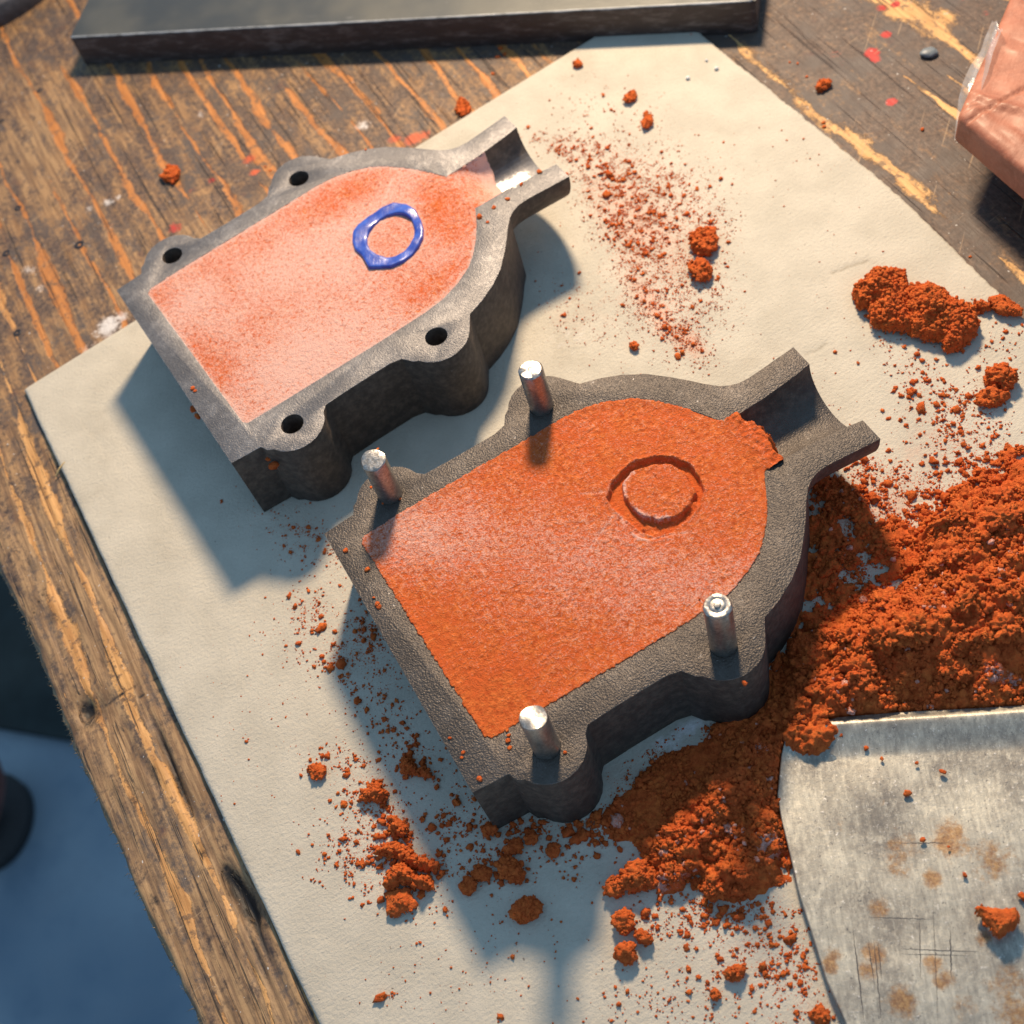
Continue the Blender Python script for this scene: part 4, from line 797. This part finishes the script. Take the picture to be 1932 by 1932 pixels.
slab(c8([(945, 860), (990, 820), (1040, 850), (1050, 890), (990, 900), (950, 920)]), 2.4, 'clump directly under the flask corner nearest the camera', seed=11)
slab([(1905, 870), (1932, 855), (1990, 870), (1990, 950), (1932, 945), (1908, 925)], 7, 'smooth dark orange clump cut off by the right edge above the heap', seed=12, flat=True)
CL = [
 (1327, 455, 25, 25, 4.6, 'round orange sand clump, upper of the close pair behind the pinned flask', 0),
 (1322, 509, 20, 22, 4.0, 'round orange sand clump, lower of the close pair behind the pinned flask', 0),
 (1893, 578, 17, 24, 3.6, 'small upright orange clump right of the large broken chunk', 0),
 (1889, 712, 27, 26, 5.0, 'rounded orange clump below the large chunk at the right edge', 0),
 (1872, 750, 20, 24, 3.6, 'orange clump touching the underside of the rounded one at the right', 0),
 (992, 1718, 23, 28, 4.6, 'lone round clump in the middle of the flask shadow', 0),
 (965, 1641, 30, 17, 3.2, 'oval clump in the flask shadow above the lone round one', 0),
 (910, 1648, 18, 15, 2.6, 'small clump left of the oval one in the shadow', 0),
 (884, 1672, 15, 16, 2.6, 'small clump lower left of the oval one in the shadow', 0),
 (968, 1600, 18, 15, 2.4, 'small clump above the oval one in the shadow', 0),
 (1002, 1582, 15, 12, 2.2, 'tiny clump near the flask corner in the shadow', 0),
 (1043, 1602, 13, 13, 2.4, 'tiny clump right of the others in the flask shadow', 0),
 (1202, 1655, 27, 33, 5.2, 'tall clump at the lower left tip of the heap', 0),
 (1160, 1674, 20, 22, 4.0, 'clump left of the tall one at the heap tip', 0),
 (1178, 1738, 22, 22, 4.0, 'irregular clump below the heap tip, at the shadow edge', 0),
 (1214, 1769, 17, 13, 3.0, 'small flat clump right of the lowest round one', 0),
 (1180, 1798, 19, 20, 4.2, 'round orange clump lowest below the heap tip', 0),
 (1385, 1836, 19, 14, 3.0, 'small orange clump on the cardboard left of the scraper', 0),
 (1349, 1878, 11, 10, 2.0, 'tiny orange clump lower left of the scraper', 0),
 (1548, 1918, 17, 20, 4.0, 'orange clump beside the scraper edge at the bottom of the photo', 0),
 (600, 1456, 16, 14, 2.2, 'leftmost small clump of the crumb trail', 0),
 (513, 1797, 9, 8, 1.6, '', 0),
 (1190, 183, 10, 11, 2.2, 'small orange clump on the far cardboard above the sprue', 0),
 (1222, 230, 10, 12, 2.2, 'small double clump on the far cardboard', 0),
 (1090, 120, 9, 8, 1.8, 'small clump near the far cut corner of the cardboard', 0),
 (1196, 653, 8, 8, 1.8, 'single small clump between the two flasks', 0),
 (906, 307, 14, 14, 3.4, 'dark red-orange clump stuck in the spout of the far flask', 18.5),
 (323, 328, 17, 13, 2.6, 'bright orange clump on the bare wood left of the flask', BZ),
 (873, 202, 22, 9, 1.8, 'flat orange flake on the wood near the far cardboard edge', BZ),
 (1553, 161, 12, 12, 2.4, 'orange clump on dark wood between cardboard and bag', BZ),
]
for i, (u, v, ru, rv, h, lb, z) in enumerate(CL):
    if not lb: continue
    clump(u, v, ru, rv, h, lb, z, 5 if ru > 22 else 4, i, rot=i * .4 if ru < 40 else -.35, flat=lb.startswith(('flat-topped', 'heart')))

# ------------------------------------------------------------------ metal scraper
def build_scraper():
    lo, hi = PLATE.min(0), PLATE.max(0); 
    # radial grid: outline rings shrinking to the centre keeps a clean edge
    p = np.vstack([PLATE, PLATE[:1]]); s = np.r_[0, np.cumsum(np.hypot(*np.diff(p, axis=0).T))]; t = np.linspace(0, s[-1], 721)[:-1]
    out = np.stack([np.interp(t, s, p[:, 0]), np.interp(t, s, p[:, 1])], 1)
    for _ in range(3): out = (np.roll(out, 1, 0) + out * 2 + np.roll(out, -1, 0)) / 4
    c = P(1800, 1700, 4); ks = np.r_[1, .997, .99, .98, .965, np.linspace(.95, .02, 150)]
    XY = c + (out - c)[None] * ks[:, None, None]; X, Y = XY[..., 0], XY[..., 1]
    a, b = P(1577, 1356, 3.4), P(1932, 1333, 3.4); e = (b - a) / np.linalg.norm(b - a); nrm = np.array([e[1], -e[0]])
    dt = (X - a[0]) * nrm[0] + (Y - a[1]) * nrm[1]                       # distance below the far edge
    Z = 3.5 + 2.4 * (1 - sstep(1.0, 10, dt)) - 1.5 * np.exp(-(dt / 1.3) ** 2) + .25 * fbm(X / 22, Y / 22, seed=44, oct=2) + 1.2 * sstep(30, 80, dt) * 0
    Z = Z + 0 * X; Z[0] -= .25
    rust = np.full(X.shape, -.28)
    for u, v, r, am in ((1795, 1585, 4.5, .75), (1870, 1620, 5, .65), (1700, 1600, 4, .6), (1690, 1625, 4, .55), (1760, 1660, 2.2, .9), (1530, 1880, 3.2, .8), (1555, 1905, 3, .8), (1660, 1715, 2.2, .8), (1650, 1800, 2.4, .85), (1640, 1830, 2.2, .7), (1760, 1820, 2.2, .8), (1780, 1850, 2.4, .7), (1702, 1890, 3, .9), (1860, 1770, 1.8, .8), (1480, 1600, 1.6, .5), (1496, 1660, 1.5, .5), (1900, 1860, 5, .6), (1930, 1915, 6, .7), (1565, 1820, 2, .8), (1572, 1800, 2.0, .7), (1665, 1520, 1.6, .4), (1820, 1900, 4, .5), (1590, 1560, 3, .35), (1650, 1470, 2, .3)):
        q = P(u, v, 3.5); r = r * 1.35; rust = np.maximum(rust, am * 1.1 * blob(X, Y, *q, r, r) - .28 * (1 - blob(X, Y, *q, r * 2, r * 2)))
    scr = np.zeros(X.shape)
    zb = Z - 1.0
    nr, nt = X.shape; i = np.arange(nt)
    V = np.concatenate([np.stack([X, Y, Z], -1).reshape(-1, 3), np.stack([X[0], Y[0], zb[0]], -1), np.stack([X[60], Y[60], zb[60]], -1), [[*c, Z[-1].mean()], [*c, Z[-1].mean() - 1]]])
    n0 = nr * nt; Fs = [np.stack([j * nt + i, j * nt + (i + 1) % nt, (j + 1) * nt + (i + 1) % nt, (j + 1) * nt + i], -1) for j in range(nr - 1)]
    Fs.append(np.stack([i, n0 + i, n0 + (i + 1) % nt, (i + 1) % nt], -1)); Fs.append(np.stack([n0 + i, n0 + nt + i, n0 + nt + (i + 1) % nt, n0 + (i + 1) % nt], -1))
    T = np.concatenate([np.stack([(nr - 1) * nt + i, (nr - 1) * nt + (i + 1) % nt, np.full(nt, n0 + 2 * nt)], -1), np.stack([n0 + nt + (i + 1) % nt, n0 + nt + i, np.full(nt, n0 + 2 * nt + 1)], -1)])
    ex = np.full(2 * nt + 2, -.3)
    root = empty('metal_scraper', (*c, 0)); tag(root, 'worn galvanised metal scraper blade with rust spots, resting on the cardboard against the sand heap', 'scraper')
    o = link('blade', mesh_np('blade', V, [np.concatenate(Fs), T], dict(rust=np.r_[rust.ravel(), ex], scratch=np.r_[scr.ravel(), ex * 0])), M_PLATE); o.parent = root; o.location = (-c[0] * MM, -c[1] * MM, 0)
    # scored lines, thin raised burrs
    ms = simple('scratch_line', (.055, .055, .06), .5, 1, Metallic=.4)
    V, Fc = [], []
    for (u0, v0), (u1, v1), w in (((1609, 1753), (1631, 1932), .13), ((1638, 1775), (1650, 1860), .11), ((1648, 1770), (1664, 1932), .10), ((1656, 1772), (1664, 1850), .09), ((1735, 1730), (1737, 1850), .09), ((1793, 1755), (1795, 1845), .14), ((1700, 1790), (1845, 1796), .09), ((1640, 1730), (1760, 1734), .07), ((1700, 1590), (1790, 1590), .08), ((1700, 1800), (1830, 1803), .06), ((1760, 1700), (1770, 1932), .06)):
        q = np.array([P(u0 + (u1 - u0) * t, v0 + (v1 - v0) * t, 3.62) for t in np.linspace(0, 1, 25)]); e = q[-1] - q[0]; n = np.array([-e[1], e[0]]) / np.linalg.norm(e); jit = rng.normal(size=25) * .05; ww = w * np.sin(np.linspace(.15, math.pi - .15, 25))
        zz = 3.5 + .25 * fbm(q[:, 0] / 22, q[:, 1] / 22, seed=44, oct=2) + .03; k = len(V)
        for j in range(25):
            A = q[j] + n * (jit[j] + ww[j]); B_ = q[j] + n * (jit[j] - ww[j]); V += [(*A, zz[j]), (*B_, zz[j])]
            if j: Fc.append([k + 2 * j - 2, k + 2 * j - 1, k + 2 * j + 1, k + 2 * j])
    o = link('scratches', mesh_np('scratches', V, [np.array(Fc)]), ms); o.parent = root; o.location = (-c[0] * MM, -c[1] * MM, 0)
build_scraper()

# ------------------------------------------------------------------ steel bar at the back
def build_bar():
    A, B = np.array([-224.8, 413.8]), np.array([21.4, 370.0]); e = (B - A); L = np.linalg.norm(e); e /= L; n = np.array([-e[1], e[0]]); H, W = 12.6 + BZ, 60.0
    prof = [(0.0, BZ), (0.0, H - .8), (.12, H - .35), (.5, H - .05), (.9, H), (W - .8, H), (W, H - .8), (W, BZ)]
    xs = np.r_[0, .35, np.linspace(1.2, L - 2.2, 160), L - 1.2, L - .5, L - .1]; V, rim = [], []
    for x in xs:
        sh = 0 if x > 2 and x < L - 2.5 else (.35 if x < .1 else .1 if x < .5 else 0) if x < 2 else {0: .0, 1: .25, 2: .8}[int(sum(x > np.array([L - 1.3, L - .6]))) if x > L - 1.3 else 0]
        for j, (y, z) in enumerate(prof):
            yy = y + (sh if j < 4 else -sh); q = A + e * x + n * yy; V.append((*q, z + .05 * noise(np.array([x / 5.]), np.array([y]), seed=3)[0] * (z > 0))); rim.append({1: .35, 2: .75, 3: .95, 4: .55}.get(j, 0.))
    m = len(prof); Fq = [[i * m + j, (i + 1) * m + j, (i + 1) * m + j + 1, i * m + j + 1] for i in range(len(xs) - 1) for j in range(m - 1)]
    cap = np.array([list(range(m))[::-1], [(len(xs) - 1) * m + j for j in range(m)]])
    me = mesh_np('steel_bar', V, [np.array(Fq), cap], dict(rim=rim)); me.set_sharp_from_angle(angle=math.radians(50))
    tag(link('steel_bar', me, M_BAR), 'long flat dark steel bar lying across the far side of the bench', 'steel bar')
build_bar()

# ------------------------------------------------------------------ bag of orange clay
def build_bag():
    z0 = 15.0; C0 = P(1801, 262, z0); C1 = P(1932, 375, z0); C2 = P(1916, 0, z0)
    a = (C1 - C0) / np.linalg.norm(C1 - C0); b = (C2 - C0) / np.linalg.norm(C2 - C0)
    LA, LB = 95., 85.
    def rrect(inset, rad, n=64):
        pts = []
        for cx, cy, a0 in ((LA - inset - rad, LB - inset - rad, 0), (inset + rad, LB - inset - rad, 90), (inset + rad, inset + rad, 180), (LA - inset - rad, inset + rad, 270)):
            pts += [(cx + rad * math.cos(math.radians(a0 + t)), cy + rad * math.sin(math.radians(a0 + t))) for t in np.linspace(0, 90, 14)]
        p = np.array(pts + pts[:1]); q = np.r_[0, np.cumsum(np.hypot(*np.diff(p, axis=0).T))]; t = np.linspace(0, q[-1], 641)[:-1]
        return np.stack([np.interp(t, q, p[:, 0]), np.interp(t, q, p[:, 1])], 1)
    rings = [(24, 2, BZ + .1), (18, 2, 1.5), (11, 2, 6), (5, 1.8, 10.5), (1.2, 1.4, 13.6), (.2, 1.1, 14.6), (0, 1.0, 15.2), (.1, 1.0, 17.5), (.2, 1.0, 20), (.3, 1.0, 22.2), (.7, 1.1, 23.2), (1.5, 1.4, 23.8), (3, 2, 24.1)] + [(4.5 + k * 1.5, 2.5, 24.3 + .12 * k) for k in range(20)]
    V = []
    for inset, rad, z in rings:
        q = rrect(inset, rad); X = C0[0] + a[0] * q[:, 0] + b[0] * q[:, 1]; Y = C0[1] + a[1] * q[:, 0] + b[1] * q[:, 1]
        k = sstep(2, 9, z) if z < 30 else 1.0
        w1 = fbm(X / 16, Y / 16, X * 0 + z / 9, seed=90, oct=4) * 1.0 + .7 * (1 - np.abs(noise(q[:, 0] / 9 + z / 12, q[:, 1] / 9, X * 0 + z / 8, seed=95))) ** 3 - .5 * (1 - np.abs(noise(q[:, 0] / 13, q[:, 1] / 7 + z / 6, X * 0 + 3, seed=96))) ** 4
        dx = (q - [LA / 2, LB / 2]); dx = dx / np.linalg.norm(dx, axis=1)[:, None]
        side_ = 1 - sstep(22.5, 24, z)
        V.append(np.stack([X + (a[0] * dx[:, 0] + b[0] * dx[:, 1]) * w1 * .30 * side_ * k, Y + (a[1] * dx[:, 0] + b[1] * dx[:, 1]) * w1 * .30 * side_ * k, z + w1 * .55 * (1 - side_) + (1 - side_) * (1.1 * np.maximum(0, 1 - np.abs(q[:, 0] * .35 - q[:, 1] + 9 + 2 * fbm(q[:, 0] / 12, q[:, 1] * 0, seed=98)) / 1.6) - .9 * np.maximum(0, 1 - np.abs(q[:, 0] * 1.6 - q[:, 1] - 6) / 1.5) + .8 * np.maximum(0, 1 - np.abs(q[:, 0] * .12 + 5.0 - q[:, 1]) / .9))], 1))
    n = 640; V = np.concatenate(V); i = np.arange(n); G = np.concatenate([np.stack([j * n + i, j * n + (i + 1) % n, (j + 1) * n + (i + 1) % n, (j + 1) * n + i], -1) for j in range(len(rings) - 1)])
    top = V[-n:].mean(0); bot = V[:n].mean(0); V = np.concatenate([V, [top, bot]]); nt = len(V)
    TT = np.concatenate([np.stack([(len(rings) - 1) * n + i, (len(rings) - 1) * n + (i + 1) % n, np.full(n, nt - 2)], -1), np.stack([(i + 1) % n, i, np.full(n, nt - 1)], -1)])
    m = Mat('orange_clay_in_film'); nn, n5 = m.noise(9, None, 5, .65, .6), m.noise(1.2, None, 4, .7)
    col = m.mix(m.ramp(nn, .32, .68), (.27, .088, .045), (.39, .145, .082)); col = m.mix(m.math('MULTIPLY', m.ramp(n5, .5, .7), .4), col, (.45, .21, .14))
    m.set(Base_Color=col, Roughness=.62, Normal=m.bump(m.noise(5, m.mapv((1, .3, 1), .5), 5, .65), .9, .5)); m.b.inputs['Coat Weight'].default_value = .12; m.b.inputs['Coat Roughness'].default_value = .3
    root = empty('clay_bag', (*C0, BZ)); tag(root, 'clear plastic bag packed with orange clay at the upper right on the dark wood', 'bag of clay')
    o = link('clay_block', mesh_np('clay_block', V, [G, TT]), m.m); o.parent = root; o.location = (-C0[0] * MM, -C0[1] * MM, -BZ * MM)
    # crumpled clear end of the bag along the left side
    f = Mat('clear_film'); gl = f.node('ShaderNodeBsdfGlossy'); gl.inputs['Roughness'].default_value = .3; gl.inputs['Color'].default_value = (.9, .93, .95, 1); tr = f.node('ShaderNodeBsdfTransparent'); df = f.node('ShaderNodeBsdfDiffuse'); df.inputs[0].default_value = (.62, .62, .64, 1)
    m1 = f.node('ShaderNodeMixShader'); m1.inputs[0].default_value = .6; f.put(m1.inputs[1], gl.outputs[0]); f.put(m1.inputs[2], df.outputs[0]); m2 = f.node('ShaderNodeMixShader'); m2.inputs[0].default_value = .36
    bp = f.bump(f.noise(2.2, f.mapv((1, .25, 1), -.5), 4, .7), .8, .8); f.put(gl.inputs['Normal'], bp)
    f.put(m2.inputs[1], tr.outputs[0]); f.put(m2.inputs[2], m1.outputs[0]); f.put(f.out.inputs['Surface'], m2.outputs[0])
    pts = [((1800, 268, 12), (1812, 262, 15)), ((1804, 225, 13), (1826, 232, 19)), ((1809, 185, 15), (1840, 200, 22)), ((1815, 160, 17), (1850, 176, 24)), ((1832, 122, 17), (1864, 138, 26)), ((1850, 95, 18), (1874, 98, 27)), ((1864, 58, 18), (1886, 66, 27)), ((1872, 42, 19), (1893, 54, 28))]
    V, Fc = [], []; nc = 9; nrow = 50
    for i in range(nrow):
        t = i / (nrow - 1) * (len(pts) - 1); k = min(int(t), len(pts) - 2); w = t - k
        L = [np.r_[P(*p[0]), p[0][2]] for p in pts]; Rr = [np.r_[P(*p[1]), p[1][2]] for p in pts]
        l = L[k] * (1 - w) + L[k + 1] * w; r = Rr[k] * (1 - w) + Rr[k + 1] * w
        for j in range(nc):
            s = j / (nc - 1); q = l * (1 - s) + r * s; q = q + [0, 0, 1.3 * math.sin(s * 9 + i * .23) * math.sin(math.pi * s) + .6 * float(noise(np.array([i / 3.]), np.array([j / 2.]), seed=2)[0])]; V.append(q)
            if i and j: b_ = i * nc + j; Fc.append([b_ - nc - 1, b_ - nc, b_, b_ - 1])
    o = link('film_end', mesh_np('film_end', V, [np.array(Fc)]), f.m); o.parent = root; o.location = (-C0[0] * MM, -C0[1] * MM, -BZ * MM)
build_bag()

# ------------------------------------------------------------------ small things and far background
def pebble(name, u, v, r, z, h, mat, label, cat, seed):
    bv, bf = ico(3); W = bv * (1 + .22 * fbm(bv[:, 0] * 1.6 + seed, bv[:, 1] * 1.6, bv[:, 2] * 1.6, seed=seed, oct=3))[:, None] * [r, r * .8, h * .5]; W[:, 2] += h * .45
    tag(link(name, mesh_np(name, W, [bf]), mat, None, (*P(u, v, z), z)), label, cat)
pebble('grey_pebble', 1752, 104, 2.7, BZ, 2.2, simple('grey_stone', (.17, .20, .22), .45, 1.5), 'small blue-grey metal crumb on the dark wood by the bag', 'pebble', 3)
mw_ = simple('white_bead', (.75, .75, .72), .5, .6)
pebble('white_bead', 1298, 149, .75, 0, 1.1, mw_, 'white bead on the far cardboard, nearer to the sprue of the two large ones', 'bead', 4)
pebble('white_bead', 1352, 131, .75, 0, 1.1, mw_, 'white bead on the far cardboard, nearer to the cardboard edge', 'bead', 5)
pebble('white_bead', 1333, 115, .5, 0, .8, mw_, 'smallest white bead on the far cardboard, farthest from the flasks', 'bead', 6)
def build_splinter():
    a, b = np.r_[P(108, 900, BZ), BZ + .6], np.r_[P(127, 877, BZ), BZ + 1.5]; V, Fc = [], []
    for i in range(9):
        t = i / 8; c = a * (1 - t) + b * t + [0, 0, .5 * math.sin(t * 3)]; w = .45 * (1 - .6 * abs(t - .4))
        for k in range(6): ang = k * math.pi / 3; V.append(c + [w * math.cos(ang), w * .3 * math.cos(ang), w * .6 * math.sin(ang)])
        if i: Fc += [[(i - 1) * 6 + k, (i - 1) * 6 + (k + 1) % 6, i * 6 + (k + 1) % 6, i * 6 + k] for k in range(6)]
    tag(link('wood_splinter', mesh_np('wood_splinter', V, [np.array(Fc)]), simple('pale_wood', (.50, .36, .16), .7, .8)), 'tiny pale wood splinter on the bench beside the left cardboard edge', 'splinter')
build_splinter()
def build_corner_object():
    # dark rounded thing that just enters the top left corner
    c = P(-60, -75, BZ); r = np.linalg.norm(P(40, 30, BZ) - c) ; n = 96; a = np.arange(n) * 2 * math.pi / n
    prof = [(1.0, BZ + .05), (1.005, BZ + 2), (1.0, 6), (.985, 7), (.93, 7.6), (.2, 7.8)]
    V = [(c[0] + r * k * math.cos(t), c[1] + r * k * math.sin(t), z) for k, z in prof for t in a] + [(c[0], c[1], 7.8)]
    Fq = [[j * n + i, j * n + (i + 1) % n, (j + 1) * n + (i + 1) % n, (j + 1) * n + i] for j in range(len(prof) - 1) for i in range(n)]
    T = [[(len(prof) - 1) * n + i, (len(prof) - 1) * n + (i + 1) % n, len(prof) * n] for i in range(n)]
    tag(link('round_lid', mesh_np('round_lid', V, [np.array(Fq), np.array(T)]), simple('dark_grey_metal', (.085, .08, .085), .5, 3, Metallic=.3)), 'dark grey round lid cut off by the top left corner', 'lid')
build_corner_object()
def build_floor_things():
    def Pf(u, v, z=-780): return P(u, v, z)
    # added dark sheet, standing in for the bench's shadow on the floor
    m = simple('dark_green_shade', (.016, .026, .026), .9, 30)
    q = [Pf(-500, 300), Pf(300, 500), Pf(420, 1450), Pf(200, 1405), Pf(60, 1340), Pf(-60, 1300), Pf(-500, 1250)]
    n = 60; S, T = np.meshgrid(np.linspace(0, 1, n), np.linspace(0, 1, n))
    A, B, C_, D = [np.array(x) for x in (Pf(-500, 500), Pf(420, 500), Pf(420, 1450), Pf(-500, 1290))]
    XY = (A * ((1 - S) * (1 - T))[..., None] + B * (S * (1 - T))[..., None] + C_ * (S * T)[..., None] + D * ((1 - S) * T)[..., None])
    Z = -772 + 5 * fbm(XY[..., 0] / 60, XY[..., 1] / 60, seed=2, oct=3) + 8 * np.exp(-((T - .93) / .03) ** 2)
    V = np.concatenate([XY, Z[..., None]], -1).reshape(-1, 3); G = grid(n, n)
    lo = V * [1, 1, 0] + [0, 0, -779]
    i = np.arange(n * n).reshape(n, n); ring = np.r_[i[0], i[1:, -1], i[-1, ::-1][1:], i[::-1, 0][1:-1]]; r2 = np.roll(ring, -1)
    Fs = [G, np.stack([ring, r2, r2 + n * n, ring + n * n], -1)]
    tag(link('floor_shade_sheet', mesh_np('floor_shade_sheet', np.concatenate([V, lo]), Fs), m), 'dark cloth on the floor far below the left side of the bench', 'shade sheet')
    bv, bf = ico(4); c = Pf(-88, 1500, -700); W = bv * [40, 52, 50] * (1 + .08 * fbm(bv[:, 0] * 2, bv[:, 1] * 2, bv[:, 2] * 2, seed=8, oct=2))[:, None]
    W[:, 2] = np.maximum(W[:, 2], -75)
    root = empty('work_boot', (*c, -779)); tag(root, 'blurred dark reddish brown boot toe on the floor at the left edge', 'boot')
    o = link('toe_cap', mesh_np('toe_cap', W, [bf]), simple('brown_leather', (.13, .048, .036), .7, 20)); o.parent = root; o.location = (0, 0, .079)
    a = np.arange(48) * 2 * math.pi / 48; V = [(33 * math.cos(t), 44 * math.sin(t), z) for z in (.1, 16) for t in a]
    Fq = [[i_, (i_ + 1) % 48, 48 + (i_ + 1) % 48, 48 + i_] for i_ in range(48)]; capf = np.array([list(range(48))[::-1], list(range(48, 96))])
    o = link('sole', mesh_np('sole', V, [np.array(Fq), capf]), simple('black_rubber', (.015, .015, .016), .7, 10)); o.parent = root
build_floor_things()
